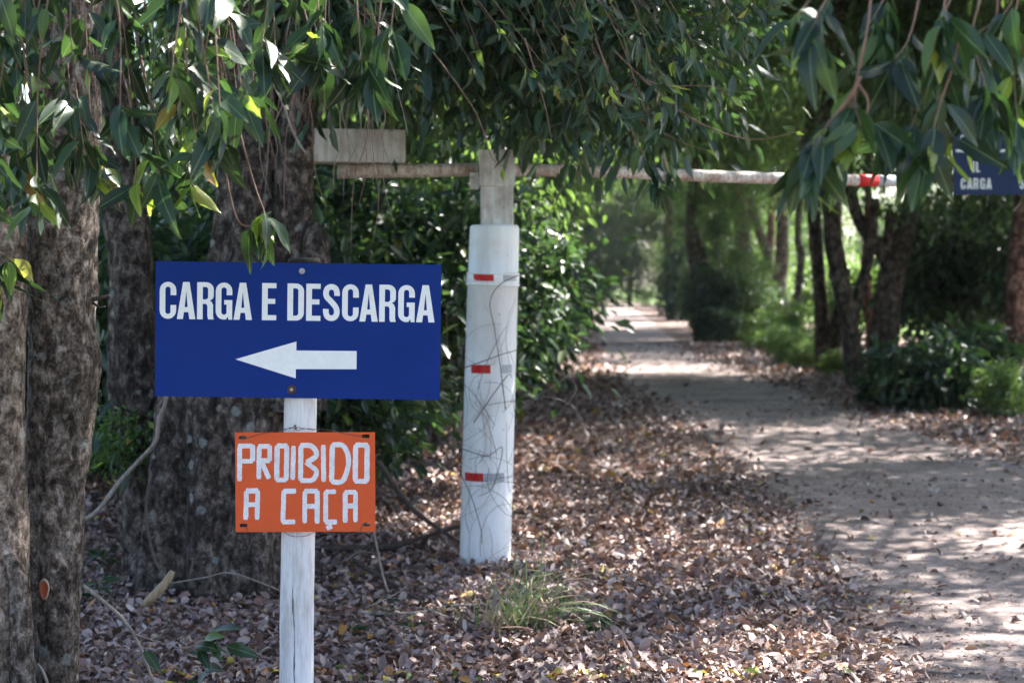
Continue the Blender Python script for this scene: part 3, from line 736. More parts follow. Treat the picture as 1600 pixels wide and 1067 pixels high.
shrub(-.9, 18.0, 1.5, "rounded shrub in the thicket beyond the gate post", DBUSH, z=1.1, leaves=120)
SL = "shrubs along the leafy verge"
for (x, y, s) in ((-.5, 21, 1.2), (-1.0, 24, 1.6), (-.2, 27.5, 1.3), (-.1, 32, 1.2), (.1, 37, 1.2), (.1, 43, 1.2), (.4, 50, 1.3), (.8, 58, 1.4), (1.2, 68, 1.6), (1.6, 82, 1.7), (-1.5, 29, 1.8), (-1.2, 21, 1.6)):
    shrub(x, y, s, "dark shrub in the hedge along the leafy verge", DBUSH, SL, z=1.0, sz=1.15)
for (x, y, s, lab) in ((-4.0, 13.0, 1.0, "dark glossy bush seen between the two trunks"), (-3.35, 14.5, .6, "dark bush behind the fluted tree"), (-4.9, 16.5, 1.2, "bush at the edge of the open field"), (-3.4, 18, 1.3, "bush standing behind the fluted tree's stems")):
    shrub(x, y, s, lab, DBUSH, z=.8, leaves=60)
shrub(-2.05, 9.35, .33, "small leafy shoot growing beside the fluted tree's stem", BUSH, z=2.3, leaves=16)
UR = "sunlit bushes along the road's far verge"
for (px, py, s, k) in ((1192, 548, .42, 0), (1216, 556, .50, 0), (1242, 570, .48, 0), (1262, 576, .38, 0), (1310, 590, .34, 0), (1196, 535, .6, 0), (1236, 545, .8, 0), (1142, 532, .7, 0)):
    g = G(px, py); shrub(g.x, g.y, s, "bright green bush at the foot of the avenue trunks", BUSH, UR, z=.65)
for (px, py, s, lab) in ((1432, 640, .50, "broad-leaved dark bush at the foot of the forked tree"), (1478, 648, .55, "dark bush next to the forked tree's bush"), (1535, 640, .62, "tall dark bush below the far blue sign"), (1592, 658, .42, "low bush at the foot of the reddish trunk")):
    g = G(px, py); shrub(g.x, g.y + .6, s, lab, WBUSH if px < 1580 else BUSH, z=.8, leaves=60, yo=.2)
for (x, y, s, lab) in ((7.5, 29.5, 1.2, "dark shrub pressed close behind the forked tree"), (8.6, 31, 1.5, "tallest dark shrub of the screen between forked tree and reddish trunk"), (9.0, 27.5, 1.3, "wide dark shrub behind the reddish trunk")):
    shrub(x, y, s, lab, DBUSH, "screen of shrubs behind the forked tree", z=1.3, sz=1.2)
for (x, y, s) in ((9.6, 45, 1.3), (11.0, 52, 1.4), (13.0, 46, 1.2), (14.5, 55, 1.6), (12, 64, 1.6), (16.5, 60, 1.5), (9.5, 66, 1.4), (11.2, 41, .9)):
    shrub(x, y, s, "sunlit shrub in the field seen between the trunks", BUSH, "sunlit shrubs in the field", z=.9)
for (px, py, s, lab) in ((1102, 536, .5, "low dark shrub at the roadside foot of the smothered trunk"), (1086, 524, .6, "rounder dark shrub just past the smothered trunk"), (1118, 532, .5, "low dark shrub between the smothered trunk and the brown upright trunk")):
    g = G(px, py); shrub(g.x + .5, g.y, s, lab, DBUSH, "shrubs where the road narrows", z=.9, sz=1.2)
for (x, y, s_, q, lab) in ((6.0, 49.6, .9, 1.5, "tall dark leafy column climbing the smothered trunk"), (7.1, 51.5, 1.0, 1.2, "broad dark thicket joined to the smothered trunk"), (8.3, 83, 1.3, 1.5, "tall dark shrub against the trunk at the deep end of the avenue"), (7.4, 66, .9, 1.7, "dark shrub between the smothered trunk and the deep end of the avenue")):
    shrub(x, y, s_, lab, DBUSH, z=.85, sz=q)
# ------------------------------------------------------------------ signpost
def curve_mesh(name, loops, mat, thick=0.0):
    """filled flat outline (holes allowed) in the XY plane, optional thickness"""
    cu = bpy.data.curves.new(name, 'CURVE'); cu.dimensions = '2D'; cu.fill_mode = 'BOTH'; cu.extrude = thick / 2
    for lp in loops:
        sp = cu.splines.new('POLY'); sp.points.add(len(lp) - 1); sp.use_cyclic_u = True
        for p, q in zip(sp.points, lp): p.co = (q[0], q[1], 0, 1)
    ob = bpy.data.objects.new(name, cu); C.objects.link(ob)
    me = bpy.data.meshes.new_from_object(ob.evaluated_get(bpy.context.evaluated_depsgraph_get()))
    bpy.data.objects.remove(ob); bpy.data.curves.remove(cu)
    me.name = name; me.materials.clear(); me.materials.append(mat)
    return me
def arc(cx, cy, rx, ry, a0, a1, n=8):
    return [(cx + rx * math.cos(math.radians(a0 + (a1 - a0) * i / n)), cy + ry * math.sin(math.radians(a0 + (a1 - a0) * i / n))) for i in range(n + 1)]
def stroke_poly(path, w):
    A = smooth_path(path, 46); Lf, Rt = [], []
    for i in range(len(A)):
        t = A[min(i + 1, len(A) - 1)] - A[max(i - 1, 0)]; t /= np.linalg.norm(t)
        Lf.append((A[i][0] - t[1] * w / 2, A[i][1] + t[0] * w / 2)); Rt.append((A[i][0] + t[1] * w / 2, A[i][1] - t[0] * w / 2))
    return Lf + Rt[::-1]
GL_ = {   # heavy condensed capitals, 197 units tall
 'C': [[(88, 126)] + arc(44, 153, 44, 44, 0, 180) + arc(44, 44, 44, 44, 180, 360) + [(88, 74), (58, 74)] + arc(44, 40, 14, 14, 0, -180) + arc(44, 157, 14, 14, 180, 0) + [(58, 126)]],
 'G': [[(88, 130)] + arc(44, 153, 44, 44, 0, 180) + arc(44, 44, 44, 44, 180, 285) + [(64, 16), (68, 0), (88, 0), (88, 104), (45, 104), (45, 80), (58, 80)] + arc(44, 40, 14, 14, 0, -180) + arc(44, 157, 14, 14, 180, 0) + [(58, 130)]],
 'A': [[(0, 0), (32, 197), (66, 197), (98, 0), (66, 0), (61, 37), (37, 37), (32, 0)], [(41, 64), (57, 64), (49, 152)]],
 'R': [[(0, 0), (0, 197)] + arc(48, 159, 40, 38, 90, 0) + arc(56, 125, 32, 26, 0, -70) + [(78, 92), (85, 76), (85, 18), (89, 0), (59, 0), (55, 18), (55, 70), (49, 82), (30, 82), (30, 0)],
       [(30, 106), (30, 172)] + arc(45, 159, 13, 13, 90, 0, 5) + arc(45, 119, 13, 13, 0, -90, 5)],
 'E': [[(0, 0), (0, 197), (76, 197), (76, 170), (30, 170), (30, 114), (70, 114), (70, 87), (30, 87), (30, 27), (76, 27), (76, 0)]],
 'D': [[(0, 0), (0, 197)] + arc(46, 155, 42, 42, 90, 0) + arc(46, 42, 42, 42, 0, -90), [(30, 26), (30, 171)] + arc(45, 158, 13, 13, 90, 0, 5) + arc(45, 39, 13, 13, 0, -90, 5)],
 'S': [stroke_poly([(73, 134), (73, 152), (65, 173), (44, 182), (23, 173), (15, 152), (19, 128), (42, 104), (67, 74), (73, 48), (65, 24), (44, 15), (23, 24), (15, 46), (15, 64)], 30)],
 'I': [[(0, 0), (0, 197), (30, 197), (30, 0)]],
 'L': [[(0, 0), (0, 197), (30, 197), (30, 27), (70, 27), (70, 0)]],
}
def frame_mat(p, roll, yaw=0.0):
    """local X along the board, local Y up, local Z towards the viewer's side"""
    m = Matrix(((1, 0, 0), (0, 0, -1), (0, 1, 0))).to_4x4()      # X->X, Y->Z, Z->-Y
    return Matrix.Translation(p) @ Matrix.Rotation(yaw, 4, 'Z') @ m @ Matrix.Rotation(roll, 4, 'Z')
DS = 5.99
foot = Vector((P(462, 1180, 6.06).x, 6.06, 0))
post = empty("signpost", foot, "whitewashed wooden post carrying a blue arrow sign and a small orange sign", "signpost")
pts, rad = px_path([(460, 1195, 30), (461, 1120, 28), (463, 1060, 27), (464, 960, 26.5), (466, 840, 26), (468, 700, 25.5), (470, 620, 25), (473, 480, 25), (475, 413, 25)], 6.06)
pst = tube_obj("post", pts, rad, post_m, post, foot, 40, 120, rough=.045, freq=14, seed=2.0)
top = P(475, 411, 6.06)
tube_obj("end_grain", [top + Vector((0, 0, -.004)), top + Vector((0, 0, .012)), top + Vector((0, 0, .018))], [.0575, .056, .05], endgrain_m, pst, foot, 24, rough=.10, freq=50)
# blue panel
k6 = DS / FPX
def panel(name, w_, h_, cx, cy, roll, d, mat, label, holes=()):
    loops = [[(-w_ / 2, -h_ / 2), (w_ / 2, -h_ / 2), (w_ / 2, h_ / 2), (-w_ / 2, h_ / 2)]] + list(holes)
    o = link(name, curve_mesh(name, loops, mat, .0022), post)
    o.matrix_local = Matrix.Translation(-foot) @ frame_mat(P(cx, cy, d), roll)
    o["label"] = label
    return o
BW, BH = 446 * k6, 211 * k6
blue = panel("sign_panel", BW, BH, 465.5, 516.5, math.radians(-.78), DS, blue_m, "blue sheet with white lettering and arrow")
ub = BW / 1518.0
def letters(parent, text, xs, ytop, cap, unit_, h_, mat, z):
    for ch, x in zip(text, xs):
        s = cap / 197.0
        loops = [[(px * s * unit_, py * s * unit_) for px, py in lp] for lp in GL_[ch]]
        o = link("letter", curve_mesh("letter", loops, mat, .0004), parent)
        o.location = ((x * unit_) , h_ / 2 - (ytop + cap) * unit_, z)
letters(blue, "CARGAEDESCARGA", [v - 45 - 759 for v in (68, 160, 267, 366, 461, 612, 747, 847, 937, 1038, 1130, 1235, 1336, 1432)], 109, 197, ub, BH, letter_m, .0016)
ar = [(473, 581), (797, 486), (797, 534), (1118, 536), (1118, 633), (795, 633), (795, 682)]
ar = [((x - 45 - 759) * ub, BH / 2 - (y - 60 - (x - 45) * 18 / 1518) * ub) for x, y in ar]
o = link("arrow", curve_mesh("arrow", [ar], letter_m, .0004), blue); o.location = (0, 0, .0016)
def lathe(name, prof, mat, parent, loc, seg=20):
    V, F = [], []
    for r, z in prof:
        for k in range(seg): V.append((r * math.cos(2 * math.pi * k / seg), r * math.sin(2 * math.pi * k / seg), z))
    for i in range(len(prof) - 1):
        for k in range(seg): F.append((i * seg + k, i * seg + (k + 1) % seg, (i + 1) * seg + (k + 1) % seg, (i + 1) * seg + k))
    F.append(tuple((len(prof) - 1) * seg + k for k in range(seg)))
    o = link(name, mesh_py(name, V, F, mat, False), parent); o.location = loc; return o
for (x, y, rw) in ((823, 112, .0105), (774, 742, .016)):
    lx = (x - 804) * ub; ly = BH / 2 - (y - 60 - (x - 45) * 18 / 1518) * ub
    lathe("washer", [(rw, .001), (rw, .0032), (rw * .8, .0036)], steel_m if rw < .012 else rust_m, blue, (lx, ly, 0))
    lathe("bolt", [(.0062, .003), (.0062, .007), (.0045, .0085), (.002, .009)], steel_m, blue, (lx, ly, 0), 8)
# orange panel
uo = (219 * DS / FPX) / 902.0; OW, OH = 902 * uo, 643 * uo
def O(x, y): return ((x - 72 - (y - 310) * 8 / 640 - 451) * uo, (310 + 321.5 - y - (x - 72) * -.006) * uo)
holes = []
for (hx, hy) in ((122, 343), (915, 341), (130, 911), (921, 911)):
    c = O(hx, hy); a_, b_ = 26 * uo, 12 * uo
    holes.append([(c[0] + dx, c[1] + dy) for dx, dy in arc(a_ - b_, 0, b_, b_, -90, 90, 6) + arc(-(a_ - b_), 0, b_, b_, 90, 270, 6)])
orange = panel("sign_panel", OW, OH, 477, 753, math.radians(.15), DS - .004, orange_m, "orange sheet hand-lettered in white", holes)
HAND = [[[(103, 624), (103, 397)], [(92, 397), (187, 397)], [(187, 390), (187, 497)], [(190, 495), (108, 495)]],
        [[(227, 612), (228, 400)], [(222, 400), (299, 400)], [(297, 395), (297, 495)], [(300, 493), (232, 493)], [(248, 503), (293, 610)]],
        [[(344, 396), (343, 620)], [(338, 618), (408, 618)], [(404, 622), (407, 396)], [(411, 399), (342, 399)]],
        [[(450, 398), (446, 618)]],
        [[(498, 396), (496, 624)], [(494, 398), (556, 398), (594, 432), (592, 470), (534, 506)], [(528, 506), (566, 532), (600, 568), (572, 620), (494, 622)]],
        [[(642, 394), (646, 632)]],
        [[(700, 394), (697, 634)], [(696, 397), (762, 397), (798, 450), (804, 525), (768, 628), (694, 631)]],
        [[(851, 394), (849, 634)], [(845, 631), (928, 631)], [(924, 635), (925, 394)], [(929, 397), (848, 397)]],
        [[(144, 874), (148, 688)], [(144, 687), (226, 687)], [(222, 684), (217, 874)], [(150, 776), (218, 776)]],
        [[(468, 691), (386, 691)], [(389, 686), (384, 894)], [(380, 890), (464, 890)]],
        [[(525, 899), (525, 692)], [(521, 692), (609, 692)], [(605, 688), (605, 902)], [(530, 790), (604, 790)]],
        [[(726, 697), (657, 697)], [(660, 693), (660, 896)], [(656, 893), (734, 893)], [(666, 934), (702, 919)]],
        [[(787, 898), (785, 700)], [(781, 701), (856, 701)], [(852, 697), (852, 895)], [(790, 790), (851, 790)]]]
for gi, g in enumerate(HAND):
    V, F = [], []
    for si, st in enumerate(g):
        path = [np.array(O(*p)) for p in st]; wd = (R.uniform(29, 34)) * uo; z = .0014 + si * .00016
        A = smooth_path(path, 14 if len(st) == 2 else 26) if len(st) > 2 else np.array([path[0] + (path[1] - path[0]) * t for t in np.linspace(0, 1, 14)])
        Lf, Rt = [], []
        for i in range(len(A)):
            t = A[min(i + 1, len(A) - 1)] - A[max(i - 1, 0)]; t = t / np.linalg.norm(t)
            wl = wd / 2 * (1 + R.uniform(-.07, .07)); wr = wd / 2 * (1 + R.uniform(-.07, .07))
            if i in (0, len(A) - 1): wl *= .72; wr *= .72
            Lf.append((A[i][0] - t[1] * wl, A[i][1] + t[0] * wl, z)); Rt.append((A[i][0] + t[1] * wr, A[i][1] - t[0] * wr, z))
        b0 = len(V); n_ = len(A); V += Lf + Rt
        F += [(b0 + i, b0 + n_ + i, b0 + n_ + i + 1, b0 + i + 1) for i in range(n_ - 1)]
    link("letter", mesh_py("letter", V, F, hand_m), orange)
def W(x, y, z): 
    c = O(x, y); return Vector((c[0], c[1], z))
om = orange.matrix_local
def wire(pts, r=.0011):
    V, F = tube([p for p in [Vector(a[:3]) for a in smooth_path([tuple(q) for q in pts], 40)]], r, 5)
    return link("wire", mesh_py("wire", V, F, wire_m, True), orange)
wire([W(125, 345, -.004), W(150, 346, .003), W(230, 322, .004), W(330, 303, .005), W(400, 289, .010), W(455, 284, .016), W(480, 297, .016), W(520, 288, .014), W(590, 290, .008), W(700, 303, .006), W(760, 318, .006), W(885, 341, .003), W(915, 343, -.004)])
wire([W(390, 300, .004), W(405, 290, .010), W(450, 276, .017), W(500, 281, .017), W(560, 293, .012), W(592, 300, .004)])
wire([W(395, 957, -.004), W(430, 978, .004), W(480, 984, .010), W(540, 978, .010), W(590, 955, -.004)])
wire([W(905, 915, -.003), W(897, 922, .004), W(892, 935, .004), W(884, 955, .001)])
wire([W(140, 915, -.003), W(150, 922, .004), W(154, 935, .004), W(152, 948, .001)])
n0 = lathe("nail", [(.0016, -.01), (.0016, .016), (.004, .017), (.0035, .019)], rust_m, orange, tuple(W(462, 268, 0)), 8)
lathe("nail", [(.0016, -.01), (.0016, .012), (.004, .013), (.0035, .015)], rust_m, orange, tuple(W(466, 286, 0)), 8)

# ------------------------------------------------------------------ boom barrier
DG = 9.95
gf = Vector((P(757, 880, DG).x, DG, 0))
gate = empty("boom_barrier", gf, "white pipe gate post with red tapes carrying a long horizontal boom across the road", "barrier")
def sleeve_pt(py): return P(757 + (880 - py) * 16 / 530, py, DG)
rows = [(757.5, 905, 40), (757.5, 880, 40), (762, 730, 40), (766, 580, 40), (770, 446, 39.5), (770, 445, 41), (770.6, 428, 41), (770.7, 427, 39.3), (772, 380, 38.8), (773, 356, 38.3), (773, 352, 36)]
pts, rad = px_path(rows, DG)
V, F = tube(pts, rad, 48, cap=False)
nv = len(V); q = [pts[-1] + (v - pts[-1]) * .84 for v in V[-48:]]; q2 = [v - Vector((0, 0, .25)) for v in q]
V += q + q2
for a in (nv - 48, nv): F += [(a + k, a + (k + 1) % 48, a + 48 + (k + 1) % 48, a + 48 + k) for k in range(48)]
slv = link("pipe_sleeve", mesh_py("pipe_sleeve", [v - gf for v in V], F, pvc_m, True), gate)
slv["label"] = "white plastic pipe round the post"
tube_obj("collar_ring", [sleeve_pt(446.5), sleeve_pt(443.5)], [.1555, .1555], pvc_m, slv, gf, 48)
tube_obj("collar_ring", [sleeve_pt(429.5), sleeve_pt(426.5)], [.1550, .1550], pvc_m, slv, gf, 48)
def box_obj(name, c, ax, sx, sy, sz, mat, parent, org, bev=.008):
    """bevelled box; ax = yaw"""
    import bmesh
    bm = bmesh.new(); bmesh.ops.create_cube(bm, size=1)
    bmesh.ops.scale(bm, vec=(sx, sy, sz), verts=bm.verts)
    bmesh.ops.bevel(bm, geom=bm.edges[:], offset=bev, segments=2, affect='EDGES', profile=.6)
    me = bpy.data.meshes.new(name); bm.to_mesh(me); bm.free(); me.materials.append(mat)
    o = link(name, me, parent, Vector(c) - Vector(org)); o.rotation_euler.z = ax
    return o
kg = DG / FPX
lo, hi = P(776, 400, DG), P(776.5, 240, DG)
box_obj("concrete_core", (lo + hi) / 2, math.radians(2), 50 * kg, 50 * kg, (hi - lo).z, conc_m, gate, gf)
a, b = P(776, 293, DG), P(776, 236, DG)
box_obj("bracket", (a + b) / 2, math.radians(2), 55 * kg, 56 * kg, (b - a).z, conc_m, gate, gf, .006)
pl = box_obj("hinge_plate", P(741, 283, DG - .07), 0, 14 * kg, .02, 26 * kg, conc_m, gate, gf, .004)
o = lathe("bolt", [(.012, 0), (.012, .012), (.007, .016)], steel_m, gate, P(738, 278, DG - .082) - gf, 8); o.rotation_euler.x = math.radians(90)
BP = [(528, 268, 9.75), (640, 267, 9.83), (775, 265.5, 9.97), (950, 268.5, 10.3), (1070, 274, 10.55), (1230, 279.5, 10.9), (1397, 283, 11.3)]
bp = [P(*t) for t in BP]
boom = tube_obj("boom_pole", bp, [.041, .040, .038, .037, .037, .037, .037], pole_m, gate, gf, 24, 90, rough=.02, freq=9)
def along(px):
    A = smooth_path([tuple(p) for p in bp], 200); qx = [800 + FPX * p[0] / p[1] for p in A]
    i = int(np.argmin(np.abs(np.array(qx) - px))); return Vector(A[i])
for x0, x1, mt, nm in ((1340, 1366, red_m, "reflective_tape"), (1367, 1396, silver_m, "reflective_tape")):
    t = tube_obj(nm, [along(x0), along((x0 + x1) / 2), along(x1)], [.0383] * 3, mt, boom, gf, 24)
    t["label"] = "red reflective band" if mt is red_m else "white reflective band at the boom's tip"
cw = P(555, 230, 9.78)
o = box_obj("counterweight", cw, math.radians(9), 152 * 9.78 / FPX, .22, 51 * 9.78 / FPX, conc_m, gate, gf, .01)
o["label"] = "whitewashed concrete block"
# tapes on the pipe
def wrap_tape(py, px0, px1, hpx, mat, lab):
    c = sleeve_pt(py); r = .1535 if 427 < py < 446 else .1508
    V, F = [], []
    cx = 757 + (880 - py) * 16 / 530
    a0, a1 = [math.asin(max(-1, min(1, (x - cx) * kg / .15))) for x in (px0, px1)]
    n_ = 10
    for i in range(n_ + 1):
        th = a0 + (a1 - a0) * i / n_
        for dz in (-hpx / 2, hpx / 2):
            V.append(Vector((c.x + r * math.sin(th), c.y - r * math.cos(th), c.z + dz * kg)) - gf)
    F = [(2 * i, 2 * i + 2, 2 * i + 3, 2 * i + 1) for i in range(n_)]
    o = link("reflective_tape", mesh_py("reflective_tape", V, F, mat, True), slv); o["label"] = lab
for py, a, b, c, e in ((433, 741, 772, 786, 806), (575, 737, 767, 784, 800), (741.5, 727, 756, 757, 788)):
    wrap_tape(py, a, b, 13, red_m, "red reflective tape on the pipe"); wrap_tape(py, c, e, 13, silver_m, "silver reflective tape on the pipe")
# dry vine over the pipe
dv = empty("dry_vine", gf + Vector((-.05, -.2, 0)), "leafless dry vine tangled over the lower white gate post", "vine")
dvo = gf + Vector((-.05, -.2, 0))
for k in range(52):
    x = 757 + R.uniform(-46, 46); y = R.uniform(560, 890); d = DG - .165 - R.uniform(0, .08)
    ang = R.uniform(0, 6.28) if k > 16 else R.uniform(-2.2, -.9); pts = []
    curv = R.uniform(-.9, .9)
    for i in range(6):
        pts.append(P(x, y, d)); x += 22 * math.cos(ang); y += 22 * math.sin(ang); ang += curv * R.uniform(.2, .9)
        if y > 884: y = 884; ang = -abs(ang)
        x = min(max(x, 690), 850)
    r0 = R.choice((.0009, .0013, .0018))
    tube_obj("stem", pts, [r0, r0, r0 * .9, r0 * .8, r0 * .7, r0 * .5], R.choice((twig_dark, twig_grey, twig_m)), dv, dvo, 5, 22)
for pts in ([(790, 640), (780, 560), (772, 510), (766, 470), (788, 440), (850, 418)], [(720, 700), (760, 712), (785, 700), (770, 760), (748, 775)], [(715, 730), (738, 780), (752, 830), (752, 850)], [(725, 575), (780, 555), (820, 540), (850, 500)],
            [(820, 700), (860, 660), (900, 610), (880, 580), (858, 545)], [(815, 630), (870, 600), (905, 560), (890, 520)], [(740, 660), (790, 590), (800, 590)], [(815, 640), (850, 620), (900, 640), (920, 700)]):
    tube_obj("stem", [P(a, b, DG - .2) for a, b in pts], [.003] + [.0024] * (len(pts) - 2) + [.0014], twig_grey if pts[0][0] > 800 else twig_dark, dv, dvo, 6, 30)

# ------------------------------------------------------------------ the far blue sign
d3 = 16.8; k3 = d3 / FPX
f3 = Vector((P(1650, 700, d3 + .05).x, d3 + .06, 0))
fs = empty("road_sign", f3, "dark blue sign with rows of white capitals half hidden by hanging leaves", "sign")
o = tube_obj("post", [f3 + Vector((0, 0, -.2)), f3 + Vector((0, 0, 1.4)), f3 + Vector((0, 0, 3.0))], .06, post_m, fs, f3, 20, 20)
SW, SH = 224 * k3, 107 * k3
pn = link("sign_panel", curve_mesh("sign_panel", [[(-SW / 2, -SH / 2), (SW / 2, -SH / 2), (SW / 2, SH / 2), (-SW / 2, SH / 2)]], blue2_m, .002), fs)
pn.matrix_local = Matrix.Translation(-f3) @ frame_mat(P(1602, 250.5, d3), 0)
def word3(text, xs, py_top, cap):
    s = cap * k3 / 197
    for ch, x in zip(text, xs):
        o = link("letter", curve_mesh("letter", [[(p[0] * s, p[1] * s) for p in lp] for lp in GL_[ch]], letter_m, .0004), pn)
        o.location = ((x - 1602) * k3, (250.5 - py_top - cap) * k3, .0015)
word3("CARGAS", [1502, 1511.5, 1521.5, 1532, 1541.5, 1594], 278.5, 17)
word3("IL", [1520, 1525.5], 252, 17)
word3("CI", [1501, 1545], 211, 17)
o = link("line", curve_mesh("line", [[(-108 * k3, 0), (108 * k3, 0), (108 * k3, 4 * k3), (-108 * k3, 4 * k3)]], letter_m, .0004), pn); o.location = (0, (250.5 - 238) * k3, .0015)

# ------------------------------------------------------------------ litter
def litter_density(x, y):
    l, r = road_left(y), road_right(y)
    n = mnoise.noise(Vector((x * .9, y * .9, 2))) * .5 + mnoise.noise(Vector((x * 2.6, y * 2.6, 6))) * .35
    e = min(x - l, (r - x) * .8)                          # >0 on the road
    if e > 0: return max(0.03, math.exp(-e / (.13 + .006 * y)) * .6 + (.05 if n > .35 else 0))
    base_ = 1.0 + .5 * n
    if e > -.35: base_ *= .55 + .45 * (-e / .35)
    return max(.15, base_)
def scatter(x0, x1, y0, y1, per):
    n = int((x1 - x0) * (y1 - y0) * per)
    xy = np.column_stack([rng.uniform(x0, x1, n), rng.uniform(y0, y1, n)])
    px = 800 + FPX * xy[:, 0] / xy[:, 1]
    xy = xy[(px > -250) & (px < 1850)]
    keep = np.array([rng.random() < litter_density(a, b) for a, b in xy], bool)
    return xy[keep]
sets = [(scatter(-3.2, 3.6, 4.6, 9, 2300), .051), (scatter(-4.5, 5.5, 9, 14, 1450), .056), (scatter(-6, 8.5, 14, 24, 300), .085), (scatter(-6, 11, 24, 48, 75), .12)]
near = sets[0][0]
pxn = 800 + FPX * near[:, 0] / near[:, 1]; pyn = HZ + CH * FPX / near[:, 1]
vis = np.where((pxn > 130) & (pxn < 1590) & (pyn < 1075) & (pyn > 960))[0]
order = vis[np.argsort(near[vis, 1])]
pick = order[rng.permutation(min(len(order), 900))[:300]]
mask = np.ones(len(near), bool); mask[pick] = False
vs_, fs_, nb = [], [], 0
for si, (xy, L) in enumerate(sets):
    if si == 0: xy = xy[mask]
    n = len(xy)
    z = np.array([hgt(a, b) for a, b in xy])
    onroad = np.array([road_left(b) < a < road_right(b) for a, b in xy])
    z += np.where(onroad, .018, .004 + .028 * rng.random(n))
    th = rng.random(n) * 6.283
    d = np.column_stack([np.cos(th), np.sin(th), rng.normal(size=n) * .34])
    up = np.column_stack([rng.normal(size=n) * .55, rng.normal(size=n) * .55, np.ones(n)])
    ll = L * (.35 + .95 * rng.random(n) ** 1.4)
    v, f = hex_leaves(np.column_stack([xy, z]), d, up, ll, ll * (.38 + .40 * rng.random(n)), rng.uniform(-.4, .7, n), rng.uniform(-.6, .6, n))
    vs_.append(v); fs_.append(f + nb); nb += len(v)
# crumbs of leaf, clods and grit on the dirt
n = 42000
yy = 5.5 + 30 * rng.random(n) ** 1.6
ff = rng.random(n); xx = np.array([road_left(b) - .25 + (road_right(b) - road_left(b) + .3) * a for a, b in zip(ff, yy)])
pn_ = np.array([mnoise.noise(Vector((a * 1.3, b * .8, 4))) + .5 * mnoise.noise(Vector((a * 4, b * 2.5, 4))) for a, b in zip(xx, yy)])
cen = np.exp(-((ff - .5) / .14) ** 2) * .5 + np.exp(-(ff / .13) ** 2) * .9
k_ = rng.random(n) < np.clip(.12 + .9 * pn_ + cen, .05, 1); xx, yy = xx[k_], yy[k_]; n = len(xx)
th = rng.random(n) * 6.283
v, f = hex_leaves(np.column_stack([xx, yy, np.array([hgt(a, b) for a, b in zip(xx, yy)]) + .014]), np.column_stack([np.cos(th), np.sin(th), rng.random(n) * .5]),
                  np.column_stack([rng.normal(size=n) * .3, rng.normal(size=n) * .3, np.ones(n)]), .008 + .030 * rng.random(n) ** 2.5, .007 + .014 * rng.random(n) ** 2, .5 * rng.random(n), .2 * rng.random(n))
tag(link("road_debris", mesh_np("road_debris", v, f, dry_m)), "fine crumbs of leaf and grit strewn on the dirt road", "debris", kind="stuff")
tag(link("leaf_litter", mesh_np("leaf_litter", np.concatenate(vs_), np.concatenate(fs_), dry_m)), "carpet of dry brown leaves covering the verge", "leaf litter", kind="stuff")
FK = {"brown": (dry_m, "curled dry brown leaf lying loose on the leaf litter", 226), "orange": (dry_or, "bright orange fallen leaf lying on the brown litter", 30), "yellow": (dry_ye, "yellow fallen leaf lying on the brown litter", 22), "green": (dry_gr, "pale green fallen leaf lying on the brown litter", 22)}
FM = {k: [leaf_mesh("fallen_leaf", .062, .029, v[0], b, f, wv, tw, .10, s) for s, (b, f, wv, tw) in enumerate([(.25, .6, .15, .3), (-.3, .5, .2, -.5), (.5, .9, .1, .8), (.1, -.5, .2, -.2)])] for k, v in FK.items()}
kinds = sum([[k] * v[2] for k, v in FK.items()], [])
R.shuffle(kinds)
for i, k in zip(pick, kinds):
    x, y = near[i]
    o = link("fallen_leaf", R.choice(FM[k]))
    th = R.random() * 6.28
    o.matrix_world = leaf_matrix(Vector((x, y, hgt(x, y) + .03 + .012 * R.random())), Vector((math.cos(th), math.sin(th), R.gauss(0, .12))), Vector((R.gauss(0, .25), R.gauss(0, .25), 1)), R.uniform(.65, 1.25))
    tag(o, FK[k][1], "leaf", k + " fallen leaves on the litter")

# ------------------------------------------------------------------ small things on the ground
# sapling by the slim trunk
sb = Vector((P(250, 1090, 6.2).x, 6.2, 0))
sp = empty("sapling", sb, "thin leaning sapling with a few dark green leaves near the foot of the signpost", "sapling")
tube_obj("stem", [P(256, 1100, 6.2), P(238, 1060, 6.2), P(214, 1000, 6.2), P(190, 965, 6.2), P(150, 930, 6.2), P(129, 914, 6.2)], [.006, .0055, .006, .007, .008, .008], twig_grey, sp, sb, 8, 40)
tw = tube_obj("twig", [P(210, 990, 6.2), P(240, 1000, 6.18), P(285, 1012, 6.15), P(310, 1005, 6.12)], [.004, .003, .003, .002], twig_grey, sp, sb, 6, 20)
tube_obj("twig", [P(310, 1005, 6.12), P(330, 992, 6.1), P(345, 985, 6.1)], .002, twig_green, sp, sb, 6, 10)
tube_obj("stem", [P(78, 1080, 6.05), P(68, 1050, 6.05), P(58, 1036, 6.05)], [.006, .006, .004], twig_grey, sp, sb, 6, 12)
for (x0, y0, x1, y1, s) in ((325, 985, 385, 975, 1.0), (315, 1000, 350, 985, .8), (300, 1010, 342, 1000, .9), (288, 1018, 312, 1010, .7), (348, 1008, 400, 1018, .95), (310, 1010, 325, 1042, .75), (330, 1040, 312, 1060, .8), (318, 1045, 345, 1040, .8), (310, 1060, 290, 1068, .8), (222, 1012, 252, 1040, .8), (330, 1000, 345, 1030, .7)):
    a, b = P(x0, y0, 6.12), P(x1, y1, 6.02)
    lf = link("leaf", R.choice(LEAVES[:4]), sp); lf.matrix_local = leaf_matrix(a - sb, b - a, Vector((R.gauss(0, .3), -.55, .8)), s * 1.1)
